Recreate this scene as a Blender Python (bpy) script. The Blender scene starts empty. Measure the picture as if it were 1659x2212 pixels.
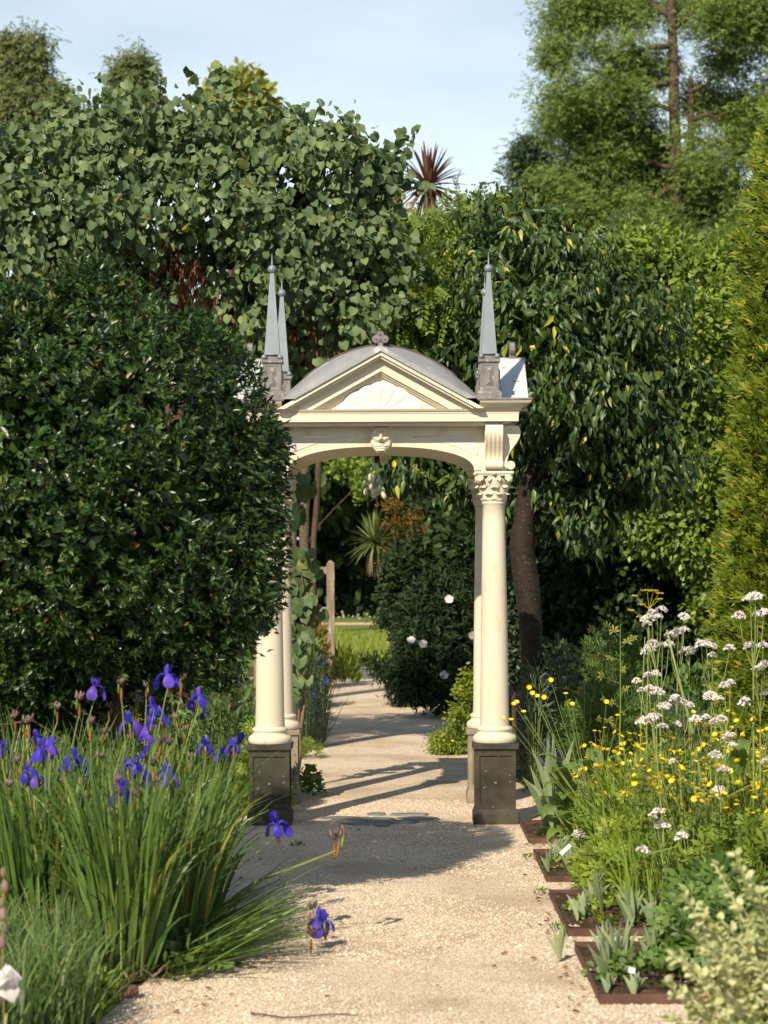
import bpy, math, random
import numpy as np
from mathutils import Vector, Matrix

random.seed(11)
RS = np.random.RandomState(11)
scene = bpy.context.scene
C = scene.collection
PI = math.pi

# ------------------------------------------------------------------ camera
FPX = 4970.0            # focal length in the 1659 px wide working frame
VX, VY = 850.0, 1218.0  # vanishing point of the garden path in that frame
EYE = 1.6
ROLL = 0.0045
cam_d = bpy.data.cameras.new('camera')
cam = bpy.data.objects.new('camera', cam_d)
C.objects.link(cam)
cam_d.sensor_fit = 'HORIZONTAL'
cam_d.sensor_width = 36.0
cam_d.lens = 36.0 * FPX / 1659.0
cam_d.shift_x = (829.5 - VX) / 1659.0
cam_d.shift_y = (VY - 1106.0) / 1659.0
cam_d.clip_start = 0.5
cam_d.clip_end = 900.0
cam.location = (0, 0, EYE)
cam.rotation_euler = (Matrix.Rotation(ROLL, 3, 'Y') @ Matrix.Rotation(math.radians(90), 3, 'X')).to_euler()
cam_d.dof.use_dof = True
cam_d.dof.focus_distance = 14.0
cam_d.dof.aperture_fstop = 6.3
scene.camera = cam

# ------------------------------------------------------------------ light
SUN_EL = math.radians(36.5)
SUN_TR = Vector((0.386, 0.9225, 0)).normalized()      # the way the light travels over the ground
SUN_AZ = math.atan2(-SUN_TR.x, -SUN_TR.y)
world = bpy.data.worlds.new('World')
scene.world = world
world.use_nodes = True
wn = world.node_tree
for n in list(wn.nodes):
    wn.nodes.remove(n)
w_out = wn.nodes.new('ShaderNodeOutputWorld')
w_bg = wn.nodes.new('ShaderNodeBackground')
w_sky = wn.nodes.new('ShaderNodeTexSky')
w_sky.sky_type = 'NISHITA'
w_sky.sun_disc = False
w_sky.sun_elevation = SUN_EL
w_sky.sun_rotation = SUN_AZ
w_sky.altitude = 20
w_sky.air_density = 1.0
w_sky.dust_density = 0.5
w_sky.ozone_density = 1.3
w_bg.inputs['Strength'].default_value = 0.066
# thin high cloud: fine wisps mixed into the sky
w_tc = wn.nodes.new('ShaderNodeTexCoord')
w_map = wn.nodes.new('ShaderNodeMapping')
w_map.inputs['Scale'].default_value = (1.6, 1.6, 6.0)
w_noise = wn.nodes.new('ShaderNodeTexNoise')
w_noise.inputs['Scale'].default_value = 3.0
w_noise.inputs['Detail'].default_value = 6.0
w_noise.inputs['Roughness'].default_value = 0.55
w_ramp = wn.nodes.new('ShaderNodeValToRGB')
w_ramp.color_ramp.elements[0].position = 0.42
w_ramp.color_ramp.elements[0].color = (0, 0, 0, 1)
w_ramp.color_ramp.elements[1].position = 0.75
w_ramp.color_ramp.elements[1].color = (0.6, 0.6, 0.6, 1)
w_mix = wn.nodes.new('ShaderNodeMix')
w_mix.data_type = 'RGBA'
w_mix.inputs['B'].default_value = (11.6, 13.3, 14.5, 1)
L = wn.links.new
L(w_tc.outputs['Generated'], w_map.inputs['Vector'])
L(w_map.outputs['Vector'], w_noise.inputs['Vector'])
L(w_noise.outputs['Fac'], w_ramp.inputs['Fac'])
w_sep = wn.nodes.new('ShaderNodeSeparateXYZ')
L(w_tc.outputs['Generated'], w_sep.inputs['Vector'])
w_el = wn.nodes.new('ShaderNodeMapRange')          # thin summer haze: whiter towards the horizon
w_el.inputs['From Min'].default_value = 0.0
w_el.inputs['From Max'].default_value = 0.45
w_el.inputs['To Min'].default_value = 0.90
w_el.inputs['To Max'].default_value = 0.05
w_el.interpolation_type = 'SMOOTHERSTEP'
L(w_sep.outputs['Z'], w_el.inputs['Value'])
w_add = wn.nodes.new('ShaderNodeMath'); w_add.operation = 'MULTIPLY_ADD'; w_add.use_clamp = True
w_add.inputs[1].default_value = 0.35
L(w_ramp.outputs['Color'], w_add.inputs[0]); L(w_el.outputs['Result'], w_add.inputs[2])
L(w_add.outputs[0], w_mix.inputs['Factor'])
L(w_sky.outputs['Color'], w_mix.inputs['A'])
L(w_mix.outputs['Result'], w_bg.inputs['Color'])
L(w_bg.outputs['Background'], w_out.inputs['Surface'])

sun_d = bpy.data.lights.new('sun', 'SUN')
sun_d.energy = 4.9
sun_d.angle = math.radians(0.5)
sun_d.color = (1.0, 0.88, 0.69)
sun = bpy.data.objects.new('sun', sun_d)
C.objects.link(sun)
sun.location = (-6, -10, 20)
sun.rotation_euler = Vector((SUN_TR.x * math.cos(SUN_EL), SUN_TR.y * math.cos(SUN_EL), -math.sin(SUN_EL))).to_track_quat('-Z', 'Y').to_euler()

scene.view_settings.view_transform = 'Standard'
scene.view_settings.look = 'None'
scene.view_settings.exposure = 0.42
scene.view_settings.gamma = 1.0
scene.cycles.max_bounces = 6
scene.cycles.diffuse_bounces = 3
scene.cycles.transmission_bounces = 3
scene.cycles.glossy_bounces = 2


# ------------------------------------------------------------------ helpers
def W(px, py, y):
    """world point seen at (px, py) of the working frame, y metres away"""
    dx, dy = px - VX, VY - py
    dx, dy = dx + dy * ROLL, dy - dx * ROLL
    return np.array((dx * y / FPX, y, EYE + dy * y / FPX))


def G(px, py, z=0.0):
    """ground point seen at (px, py)"""
    dx, dy = px - VX, VY - py
    dx, dy = dx + dy * ROLL, dy - dx * ROLL
    y = (EYE - z) * FPX / -dy
    return np.array((dx * y / FPX, y, z))


def tag(o, label=None, cat=None, group=None, kind=None):
    if label: o['label'] = label
    if cat: o['category'] = cat
    if group: o['group'] = group
    if kind: o['kind'] = kind
    return o


def empty(name, loc, label, cat, group=None, rz=0.0):
    o = bpy.data.objects.new(name, None)
    o.empty_display_size = 0.1
    C.objects.link(o)
    o.location = tuple(float(v) for v in loc)
    o.rotation_euler = (0, 0, rz)
    return tag(o, label, cat, group)


def link(name, me, parent=None, M=None):
    o = bpy.data.objects.new(name, me)
    C.objects.link(o)
    if parent is not None: o.parent = parent
    if M is not None: o.matrix_basis = M
    return o


def mesh_np(name, V, F, mats, smooth=True, midx=None):
    """V (n,3) array, F: list of (k, m) int arrays of polygons of one size each"""
    me = bpy.data.meshes.new(name)
    if not isinstance(F, (list, tuple)): F = [F]
    nl = sum(f.size for f in F)
    npoly = sum(len(f) for f in F)
    me.vertices.add(len(V)); me.loops.add(nl); me.polygons.add(npoly)
    me.vertices.foreach_set('co', np.asarray(V, dtype=np.float32).ravel())
    me.loops.foreach_set('vertex_index', np.concatenate([f.ravel() for f in F]).astype(np.int32))
    tot = np.concatenate([np.full(len(f), f.shape[1]) for f in F])
    st = np.concatenate([[0], np.cumsum(tot)[:-1]])
    me.polygons.foreach_set('loop_start', st.astype(np.int32))
    me.polygons.foreach_set('loop_total', tot.astype(np.int32))
    if smooth: me.polygons.foreach_set('use_smooth', np.ones(npoly, dtype=bool))
    for m in (mats if isinstance(mats, (list, tuple)) else [mats]): me.materials.append(m)
    if midx is not None: me.polygons.foreach_set('material_index', np.asarray(midx, dtype=np.int32))
    me.update(calc_edges=True)
    return me


class MB:
    """small mesh collector"""
    def __init__(s):
        s.v = []; s.f = []; s.sm = []; s.mi = []; s.n = 0; s.m = 0
    def add(s, vs, fs, smooth=False):
        b = s.n
        s.v.extend([tuple(float(c) for c in v) for v in vs])
        for f in fs:
            s.f.append(tuple(b + i for i in f)); s.sm.append(smooth); s.mi.append(s.m)
        s.n += len(vs)
        return s
    def box(s, x0, x1, y0, y1, z0, z1, b=0.0):
        if b <= 0:
            vs = [(x, y, z) for z in (z0, z1) for y in (y0, y1) for x in (x0, x1)]
            return s.add(vs, [(0, 2, 3, 1), (4, 5, 7, 6), (0, 1, 5, 4), (2, 6, 7, 3), (0, 4, 6, 2), (1, 3, 7, 5)])
        # chamfered box: rings
        zs = [(z0, b), (z0 + b, 0), (z1 - b, 0), (z1, b)]
        vs = []
        for z, i in zs:
            c = b
            X0, X1, Y0, Y1 = x0 + i, x1 - i, y0 + i, y1 - i
            vs += [(X0 + c, Y0, z), (X1 - c, Y0, z), (X1, Y0 + c, z), (X1, Y1 - c, z), (X1 - c, Y1, z), (X0 + c, Y1, z), (X0, Y1 - c, z), (X0, Y0 + c, z)]
        fs = [tuple(range(7, -1, -1)), tuple(range(24, 32))]
        for r in range(3):
            for k in range(8):
                a = r * 8 + k; c2 = r * 8 + (k + 1) % 8
                fs.append((a, c2, c2 + 8, a + 8))
        return s.add(vs, fs)
    def frus(s, r0, r1):
        """r = (x0,x1,y0,y1,z)"""
        vs = []
        for x0, x1, y0, y1, z in (r0, r1):
            vs += [(x0, y0, z), (x1, y0, z), (x1, y1, z), (x0, y1, z)]
        return s.add(vs, [(3, 2, 1, 0), (4, 5, 6, 7), (0, 1, 5, 4), (1, 2, 6, 5), (2, 3, 7, 6), (3, 0, 4, 7)])
    def prism(s, poly, axis, a, b):
        """poly: 2D ccw points; axis 'x','y','z' extruded from a to b"""
        n = len(poly)
        def P(p, t):
            return {'x': (t, p[0], p[1]), 'y': (p[0], t, p[1]), 'z': (p[0], p[1], t)}[axis]
        vs = [P(p, a) for p in poly] + [P(p, b) for p in poly]
        fs = [tuple(range(n - 1, -1, -1)), tuple(range(n, 2 * n))] + [(i, (i + 1) % n, n + (i + 1) % n, n + i) for i in range(n)]
        if axis == 'y': fs = [tuple(reversed(f)) for f in fs]
        return s.add(vs, fs)
    def lathe(s, prof, seg=24, cx=0, cy=0, caps=True, start=0.0):
        vs = []
        for r, z in prof:
            for k in range(seg):
                a = start + 2 * PI * k / seg
                vs.append((cx + r * math.cos(a), cy + r * math.sin(a), z))
        fs = []
        for i in range(len(prof) - 1):
            for k in range(seg):
                a = i * seg + k; b = i * seg + (k + 1) % seg
                fs.append((a, b, b + seg, a + seg))
        s.add(vs, fs, True)
        if caps:
            n = len(prof)
            s.f.append(tuple(s.n - n * seg + k for k in range(seg - 1, -1, -1))); s.sm.append(False); s.mi.append(s.m)
            s.f.append(tuple(s.n - seg + k for k in range(seg))); s.sm.append(False); s.mi.append(s.m)
        return s
    def sphere(s, c, r, seg=16, ring=10, sc=(1, 1, 1)):
        vs = []; fs = []
        for i in range(ring + 1):
            t = PI * i / ring
            for k in range(seg):
                a = 2 * PI * k / seg
                vs.append((c[0] + sc[0] * r * math.sin(t) * math.cos(a), c[1] + sc[1] * r * math.sin(t) * math.sin(a), c[2] - sc[2] * r * math.cos(t)))
        for i in range(ring):
            for k in range(seg):
                a = i * seg + k; b = i * seg + (k + 1) % seg
                fs.append((a, b, b + seg, a + seg))
        return s.add(vs, fs, True)
    def tube(s, pts, rad, seg=6, cap=True):
        pts = [Vector([float(c) for c in p]) for p in pts]
        n = len(pts)
        if not hasattr(rad, '__len__'): rad = [rad] * n
        vs = []; ref = Vector((0.31, 0.77, 0.55))
        for i, p in enumerate(pts):
            t = (pts[min(i + 1, n - 1)] - pts[max(i - 1, 0)])
            t = t.normalized() if t.length > 1e-9 else Vector((0, 0, 1))
            u = t.cross(ref)
            if u.length < 1e-3: u = t.cross(Vector((1, 0, 0)))
            u.normalize(); w = t.cross(u)
            for k in range(seg):
                a = 2 * PI * k / seg
                vs.append(p + (u * math.cos(a) + w * math.sin(a)) * rad[i])
        fs = []
        for i in range(n - 1):
            for k in range(seg):
                a = i * seg + k; b = i * seg + (k + 1) % seg
                fs.append((a, b, b + seg, a + seg))
        if cap:
            fs.append(tuple(range(seg - 1, -1, -1))); fs.append(tuple((n - 1) * seg + k for k in range(seg)))
        return s.add(vs, fs, True)
    def grid(s, P, smooth=True, flip=False):
        """P: [rows][cols] of points"""
        r, c = len(P), len(P[0])
        vs = [p for row in P for p in row]
        fs = []
        for i in range(r - 1):
            for j in range(c - 1):
                f = (i * c + j, i * c + j + 1, (i + 1) * c + j + 1, (i + 1) * c + j)
                fs.append(tuple(reversed(f)) if flip else f)
        return s.add(vs, fs, smooth)
    def mesh(s, name, mats):
        me = bpy.data.meshes.new(name)
        me.from_pydata(s.v, [], s.f)
        for m in (mats if isinstance(mats, (list, tuple)) else [mats]): me.materials.append(m)
        me.polygons.foreach_set('use_smooth', s.sm)
        me.polygons.foreach_set('material_index', s.mi)
        me.update()
        return me
    def build(s, name, mats, parent=None, M=None):
        return link(name, s.mesh(name, mats), parent, M)


# ------------------------------------------------------------------ materials
def newmat(name):
    m = bpy.data.materials.new(name); m.use_nodes = True
    nt = m.node_tree
    for n in list(nt.nodes): nt.nodes.remove(n)
    out = nt.nodes.new('ShaderNodeOutputMaterial')
    return m, nt, out


def leafmat(name, cols, rough=0.5, spec=0.5, transl=0.25, bump=0.0, objrand=True, tcol=None, patch=0.0):
    """leaf: colour picked per leaf from the list cols (linear albedo)"""
    m, nt, out = newmat(name)
    N = nt.nodes.new; K = nt.links.new
    geo = N('ShaderNodeNewGeometry')
    add = N('ShaderNodeMath'); add.operation = 'ADD'
    fr = N('ShaderNodeMath'); fr.operation = 'FRACT'
    oi = N('ShaderNodeObjectInfo')
    K(geo.outputs['Random Per Island'], add.inputs[0]); K(oi.outputs['Random'], add.inputs[1])
    K(add.outputs[0], fr.inputs[0])
    ramp = N('ShaderNodeValToRGB')
    cr = ramp.color_ramp
    while len(cr.elements) < len(cols): cr.elements.new(0.5)
    for i, (e, c) in enumerate(zip(cr.elements, cols)):
        if len(c) == 4: e.position = c[3]
        else: e.position = i / max(1, len(cols) - 1)
        e.color = (c[0], c[1], c[2], 1)
    K(fr.outputs[0], ramp.inputs['Fac'])
    tc = N('ShaderNodeTexCoord')
    nz = N('ShaderNodeTexNoise'); nz.inputs['Scale'].default_value = 9.0; nz.inputs['Detail'].default_value = 3.0
    K(tc.outputs['Object'], nz.inputs['Vector'])
    hsv = N('ShaderNodeHueSaturation')
    mr = N('ShaderNodeMapRange'); mr.inputs['To Min'].default_value = 0.72; mr.inputs['To Max'].default_value = 1.28
    K(nz.outputs['Fac'], mr.inputs['Value']); K(mr.outputs['Result'], hsv.inputs['Value'])
    K(ramp.outputs['Color'], hsv.inputs['Color'])
    pr = N('ShaderNodeBsdfPrincipled')
    pr.inputs['Roughness'].default_value = rough
    pr.inputs['Specular IOR Level'].default_value = spec
    K(hsv.outputs['Color'], pr.inputs['Base Color'])
    if bump:
        b = N('ShaderNodeBump'); b.inputs['Strength'].default_value = bump; b.inputs['Distance'].default_value = 0.004
        n2 = N('ShaderNodeTexNoise'); n2.inputs['Scale'].default_value = 60
        K(tc.outputs['Object'], n2.inputs['Vector']); K(n2.outputs['Fac'], b.inputs['Height']); K(b.outputs['Normal'], pr.inputs['Normal'])
    tr = N('ShaderNodeBsdfTranslucent')
    tm = N('ShaderNodeMix'); tm.data_type = 'RGBA'; tm.blend_type = 'MULTIPLY'; tm.inputs['Factor'].default_value = 1.0
    tm.inputs['B'].default_value = (1.5, 1.35, 0.5, 1) if tcol is None else (*tcol, 1)
    K(hsv.outputs['Color'], tm.inputs['A']); K(tm.outputs['Result'], tr.inputs['Color'])
    mx = N('ShaderNodeMixShader'); mx.inputs['Fac'].default_value = transl
    K(pr.outputs['BSDF'], mx.inputs[1]); K(tr.outputs['BSDF'], mx.inputs[2]); K(mx.outputs['Shader'], out.inputs['Surface'])
    return m


def solid(name, c1, c2=None, scale=8.0, rough=0.6, bump=0.0, bscale=40.0, bdist=0.004, spec=0.4, metal=0.0, c3=None, s3=30.0, t3=(0.6, 0.7), stretch=(1, 1, 1), coord='Object', det=6):
    m, nt, out = newmat(name)
    N = nt.nodes.new; K = nt.links.new
    pr = N('ShaderNodeBsdfPrincipled')
    pr.inputs['Roughness'].default_value = rough
    pr.inputs['Specular IOR Level'].default_value = spec
    pr.inputs['Metallic'].default_value = metal
    tc = N('ShaderNodeTexCoord'); mp = N('ShaderNodeMapping'); mp.inputs['Scale'].default_value = stretch
    K(tc.outputs[coord], mp.inputs['Vector'])
    col = None
    if c2 is not None:
        nz = N('ShaderNodeTexNoise'); nz.inputs['Scale'].default_value = scale; nz.inputs['Detail'].default_value = det; nz.inputs['Roughness'].default_value = 0.62
        K(mp.outputs['Vector'], nz.inputs['Vector'])
        rp = N('ShaderNodeValToRGB'); rp.color_ramp.elements[0].position = 0.32; rp.color_ramp.elements[1].position = 0.68
        rp.color_ramp.elements[0].color = (*c1, 1); rp.color_ramp.elements[1].color = (*c2, 1)
        K(nz.outputs['Fac'], rp.inputs['Fac']); col = rp.outputs['Color']
        if c3 is not None:
            n3 = N('ShaderNodeTexNoise'); n3.inputs['Scale'].default_value = s3; n3.inputs['Detail'].default_value = 4
            K(mp.outputs['Vector'], n3.inputs['Vector'])
            r3 = N('ShaderNodeMapRange'); r3.inputs['From Min'].default_value = t3[0]; r3.inputs['From Max'].default_value = t3[1]
            K(n3.outputs['Fac'], r3.inputs['Value'])
            m3 = N('ShaderNodeMix'); m3.data_type = 'RGBA'; m3.inputs['B'].default_value = (*c3, 1)
            K(r3.outputs['Result'], m3.inputs['Factor']); K(col, m3.inputs['A']); col = m3.outputs['Result']
        K(col, pr.inputs['Base Color'])
    else:
        pr.inputs['Base Color'].default_value = (*c1, 1)
    if bump:
        b = N('ShaderNodeBump'); b.inputs['Strength'].default_value = bump; b.inputs['Distance'].default_value = bdist
        nb = N('ShaderNodeTexNoise'); nb.inputs['Scale'].default_value = bscale; nb.inputs['Detail'].default_value = 5
        K(mp.outputs['Vector'], nb.inputs['Vector']); K(nb.outputs['Fac'], b.inputs['Height']); K(b.outputs['Normal'], pr.inputs['Normal'])
    K(pr.outputs['BSDF'], out.inputs['Surface'])
    return m


def gravelmat(name):
    m, nt, out = newmat(name)
    N = nt.nodes.new; K = nt.links.new
    pr = N('ShaderNodeBsdfPrincipled'); pr.inputs['Roughness'].default_value = 0.85; pr.inputs['Specular IOR Level'].default_value = 0.25
    tc = N('ShaderNodeTexCoord')
    vo = N('ShaderNodeTexVoronoi'); vo.inputs['Scale'].default_value = 150.0
    K(tc.outputs['Object'], vo.inputs['Vector'])
    sep = N('ShaderNodeSeparateColor'); K(vo.outputs['Color'], sep.inputs['Color'])
    rp = N('ShaderNodeValToRGB'); cr = rp.color_ramp
    cols = [(0.0, (0.34, 0.23, 0.14)), (0.2, (0.62, 0.465, 0.32)), (0.5, (0.76, 0.61, 0.45)), (0.8, (0.84, 0.71, 0.54)), (1.0, (0.90, 0.82, 0.69))]
    while len(cr.elements) < 5: cr.elements.new(0.5)
    for e, (p, c) in zip(cr.elements, cols): e.position = p; e.color = (*c, 1)
    K(sep.outputs[0], rp.inputs['Fac'])
    # trodden, sandier patches
    n1 = N('ShaderNodeTexNoise'); n1.inputs['Scale'].default_value = 1.3; n1.inputs['Detail'].default_value = 7; n1.inputs['Roughness'].default_value = 0.65
    K(tc.outputs['Object'], n1.inputs['Vector'])
    mr = N('ShaderNodeMapRange'); mr.inputs['From Min'].default_value = 0.44; mr.inputs['From Max'].default_value = 0.66; mr.inputs['To Max'].default_value = 0.62
    K(n1.outputs['Fac'], mr.inputs['Value'])
    mx = N('ShaderNodeMix'); mx.data_type = 'RGBA'; mx.inputs['B'].default_value = (0.36, 0.25, 0.15, 1)
    K(mr.outputs['Result'], mx.inputs['Factor']); K(rp.outputs['Color'], mx.inputs['A'])
    K(mx.outputs['Result'], pr.inputs['Base Color'])
    b = N('ShaderNodeBump'); b.inputs['Strength'].default_value = 0.9; b.inputs['Distance'].default_value = 0.006; b.invert = True
    K(vo.outputs['Distance'], b.inputs['Height']); K(b.outputs['Normal'], pr.inputs['Normal'])
    K(pr.outputs['BSDF'], out.inputs['Surface'])
    return m


M = {}
M['cream'] = solid('cream_paint', (0.61, 0.545, 0.41), (0.69, 0.62, 0.485), 2.2, 0.45, 0.12, 30, 0.003, 0.4, c3=(0.44, 0.37, 0.24), s3=9, t3=(0.60, 0.86), stretch=(1, 1, .45))
M['white'] = solid('white_plaster', (0.74, 0.70, 0.66), (0.68, 0.64, 0.59), 12, 0.6, 0.15, 50, 0.002)
M['panel'] = solid('grey_white_panel', (0.62, 0.57, 0.55), (0.55, 0.50, 0.48), 30, 0.6, 0.25, 90, 0.002, c3=(0.40, 0.35, 0.30), s3=60, t3=(0.66, 0.8))
M['cast'] = solid('cast_stone_cream', (0.76, 0.68, 0.52), (0.60, 0.53, 0.40), 14, 0.65, 0.3, 70, 0.002)
M['zinc'] = solid('zinc_sheet', (0.24, 0.25, 0.265), (0.36, 0.36, 0.36), 5, 0.5, 0.12, 14, 0.006, 0.5, 0.25, c3=(0.56, 0.55, 0.54), s3=9, t3=(0.58, 0.72))
M['zincblue'] = solid('zinc_spire', (0.155, 0.185, 0.215), (0.225, 0.255, 0.28), 7, 0.5, 0.10, 18, 0.005, 0.5, 0.2, c3=(0.20, 0.22, 0.24), s3=20, t3=(0.64, 0.74), stretch=(1, 1, 0.4))
M['lead'] = solid('weathered_lead', (0.12, 0.11, 0.11), (0.24, 0.225, 0.22), 9, 0.62, 0.3, 40, 0.004, 0.4, 0.1, c3=(0.42, 0.38, 0.34), s3=30, t3=(0.6, 0.72))
M['stone'] = solid('shaded_pedestal_stone', (0.026, 0.023, 0.017), (0.075, 0.066, 0.046), 5, 0.85, 0.6, 45, 0.006, 0.3, c3=(0.33, 0.32, 0.27), s3=32, t3=(0.70, 0.76))  # front pedestals: shade from shrub and irises darkened into the stone colour
M['stonelit'] = solid('lit_pedestal_stone', (0.17, 0.14, 0.10), (0.30, 0.26, 0.19), 6, 0.85, 0.6, 45, 0.006, 0.3, c3=(0.13, 0.11, 0.08), s3=20, t3=(0.62, 0.72))  # same stone at its unshaded tone, for the back pair
M['gravel'] = gravelmat('gravel')
M['soil'] = solid('soil', (0.035, 0.022, 0.014), (0.11, 0.07, 0.045), 14, 0.95, 0.9, 60, 0.02, 0.2, c3=(0.22, 0.16, 0.11), s3=60, t3=(0.62, 0.7))
M['lawn'] = solid('lawn_turf', (0.12, 0.17, 0.03), (0.20, 0.25, 0.05), 4, 0.9, 0.8, 60, 0.03, 0.2)
M['seam'] = solid('dark_seam_lead', (0.060, 0.045, 0.04), (0.10, 0.08, 0.07), 20, 0.7)  # dark brown tone of the welted roof seams
M['zinclit'] = solid('zinc_sunlit', (0.46, 0.48, 0.50), (0.58, 0.59, 0.60), 7, 0.55, 0.15, 20, 0.004, 0.4, c3=(0.30, 0.27, 0.25), s3=12, t3=(0.62, 0.74))  # brighter copy of the zinc: steep sunlight on the side gables put into colour
M['slate'] = solid('slate', (0.13, 0.14, 0.145), (0.22, 0.23, 0.23), 9, 0.6, 0.4, 30, 0.004)
M['paving'] = solid('paving', (0.15, 0.13, 0.115), (0.24, 0.21, 0.18), 6, 0.8, 0.4, 30, 0.004)
M['steel'] = solid('rusted_steel', (0.060, 0.030, 0.020), (0.13, 0.065, 0.042), 9, 0.75, 0.3, 60, 0.002, c3=(0.09, 0.05, 0.04), s3=14, t3=(0.58, 0.72))
M['bark'] = solid('bark', (0.050, 0.034, 0.022), (0.12, 0.085, 0.055), 12, 0.9, 0.8, 40, 0.02, 0.2, stretch=(1, 1, 0.25))
M['barksm'] = solid('smooth_bark', (0.013, 0.009, 0.006), (0.034, 0.023, 0.015), 10, 0.8, 0.4, 30, 0.008, 0.3, c3=(0.2, 0.17, 0.13), s3=40, t3=(0.66, 0.72), stretch=(1, 1, 2.2))  # canopy shade on the drooping tree trunk is darkened into this bark colour
M['barkred'] = solid('red_brown_bark', (0.055, 0.032, 0.022), (0.12, 0.070, 0.048), 6, 0.9, 0.7, 25, 0.03, 0.2, stretch=(1, 1, 0.2))
M['palmbark'] = solid('pitted_trunk', (0.06, 0.05, 0.032), (0.19, 0.165, 0.11), 45, 0.95, 1.0, 60, 0.03, 0.2)
M['timber'] = solid('weathered_timber', (0.15, 0.115, 0.08), (0.30, 0.235, 0.17), 8, 0.85, 0.5, 40, 0.006, 0.2, stretch=(3, 3, 0.3), c3=(0.52, 0.47, 0.40), s3=18, t3=(0.62, 0.7))
M['twig'] = solid('twig', (0.16, 0.09, 0.05), (0.24, 0.15, 0.09), 20, 0.8)
M['pods'] = leafmat('dry_pods', [(0.10, 0.035, 0.018), (0.20, 0.075, 0.04), (0.28, 0.13, 0.06)], 0.7, 0.2, 0.2)
M['topiary'] = leafmat('evergreen_leaf', [(0.010, 0.026, 0.006, 0.0), (0.020, 0.050, 0.010, 0.45), (0.042, 0.088, 0.016, 0.8), (0.10, 0.16, 0.030, 0.985), (0.28, 0.18, 0.03, 1.0)], 0.33, 0.36, 0.10)
M['topiarynew'] = leafmat('evergreen_new_growth', [(0.10, 0.14, 0.035), (0.16, 0.17, 0.05)], 0.5, 0.4, 0.2)
M['redbud'] = leafmat('round_leaf', [(0.060, 0.105, 0.040, 0.0), (0.105, 0.160, 0.064, 0.5), (0.165, 0.220, 0.095, 0.88), (0.16, 0.21, 0.05, 0.985), (0.24, 0.18, 0.04, 1.0)], 0.55, 0.35, 0.20)
M['droop'] = leafmat('drooping_leaf', [(0.022, 0.050, 0.014, 0.0), (0.042, 0.082, 0.020, 0.5), (0.085, 0.135, 0.030, 0.92), (0.11, 0.17, 0.03, 0.95), (0.44, 0.44, 0.05, 1.0)], 0.42, 0.38, 0.18)
M['cypress'] = leafmat('feathery_needles', [(0.10, 0.160, 0.045), (0.165, 0.235, 0.060), (0.23, 0.30, 0.075)], 0.7, 0.2, 0.30)
M['darkconifer'] = leafmat('dark_needles', [(0.035, 0.075, 0.045), (0.060, 0.105, 0.055), (0.085, 0.13, 0.06)], 0.7, 0.2, 0.2)
M['oliveconifer'] = leafmat('olive_needles', [(0.075, 0.105, 0.045), (0.12, 0.15, 0.055), (0.17, 0.18, 0.06)], 0.7, 0.2, 0.2)
M['yellowtree'] = leafmat('yellow_green_leaf', [(0.17, 0.21, 0.04), (0.27, 0.29, 0.06), (0.36, 0.34, 0.08)], 0.6, 0.3, 0.3)
M['thuja'] = leafmat('golden_scale_leaf', [(0.045, 0.080, 0.008, 0), (0.095, 0.145, 0.012, 0.4), (0.175, 0.220, 0.018, 0.8), (0.31, 0.30, 0.035, 1)], 0.6, 0.25, 0.2)
M['sumac'] = leafmat('pinnate_leaf', [(0.10, 0.165, 0.025), (0.165, 0.235, 0.038), (0.24, 0.31, 0.05)], 0.5, 0.4, 0.3)
M['midgreen'] = leafmat('mid_green_leaf', [(0.085, 0.145, 0.016), (0.15, 0.225, 0.026), (0.25, 0.32, 0.045)], 0.45, 0.45, 0.25)
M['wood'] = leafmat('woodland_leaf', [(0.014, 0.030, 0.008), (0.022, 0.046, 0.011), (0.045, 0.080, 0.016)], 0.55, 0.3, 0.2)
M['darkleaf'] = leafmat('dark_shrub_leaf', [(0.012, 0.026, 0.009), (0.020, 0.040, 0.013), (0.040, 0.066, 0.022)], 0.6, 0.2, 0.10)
M['olive'] = leafmat('willowy_leaf', [(0.05, 0.085, 0.045), (0.085, 0.125, 0.065)], 0.5, 0.4, 0.2)
M['orange'] = leafmat('amber_leaf', [(0.11, 0.065, 0.010), (0.22, 0.115, 0.012), (0.05, 0.065, 0.012)], 0.6, 0.3, 0.25)
M['iris'] = leafmat('iris_blade', [(0.042, 0.092, 0.018, 0), (0.085, 0.155, 0.030, 0.5), (0.150, 0.230, 0.050, 0.95), (0.32, 0.26, 0.06, 1.0)], 0.42, 0.45, 0.25)
M['irisdry'] = leafmat('dry_sheath', [(0.24, 0.10, 0.025), (0.34, 0.19, 0.06)], 0.7, 0.2, 0.3)
M['withered'] = leafmat('withered_petal', [(0.22, 0.15, 0.15), (0.34, 0.25, 0.19), (0.12, 0.08, 0.13)], 0.8, 0.2, 0.3)
M['greyiris'] = leafmat('grey_green_blade', [(0.17, 0.23, 0.12), (0.24, 0.31, 0.17), (0.31, 0.36, 0.20)], 0.5, 0.35, 0.25)
M['grass'] = leafmat('blue_green_grass', [(0.065, 0.13, 0.035, 0), (0.11, 0.19, 0.05, 0.7), (0.28, 0.33, 0.14, 1)], 0.5, 0.35, 0.25)
M['meadow'] = leafmat('meadow_grass', [(0.09, 0.15, 0.02), (0.19, 0.25, 0.03), (0.36, 0.36, 0.09)], 0.6, 0.3, 0.3)
M['bedgreen'] = leafmat('bed_leaf', [(0.11, 0.18, 0.022), (0.18, 0.26, 0.034), (0.28, 0.34, 0.05)], 0.5, 0.35, 0.3)
M['bedstem'] = solid('bed_stem', (0.16, 0.22, 0.05), (0.24, 0.27, 0.08), 20, 0.6)
M['dkgreen'] = leafmat('deep_green_leaf', [(0.050, 0.105, 0.022), (0.090, 0.165, 0.032), (0.15, 0.23, 0.05)], 0.5, 0.4, 0.22)
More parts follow.
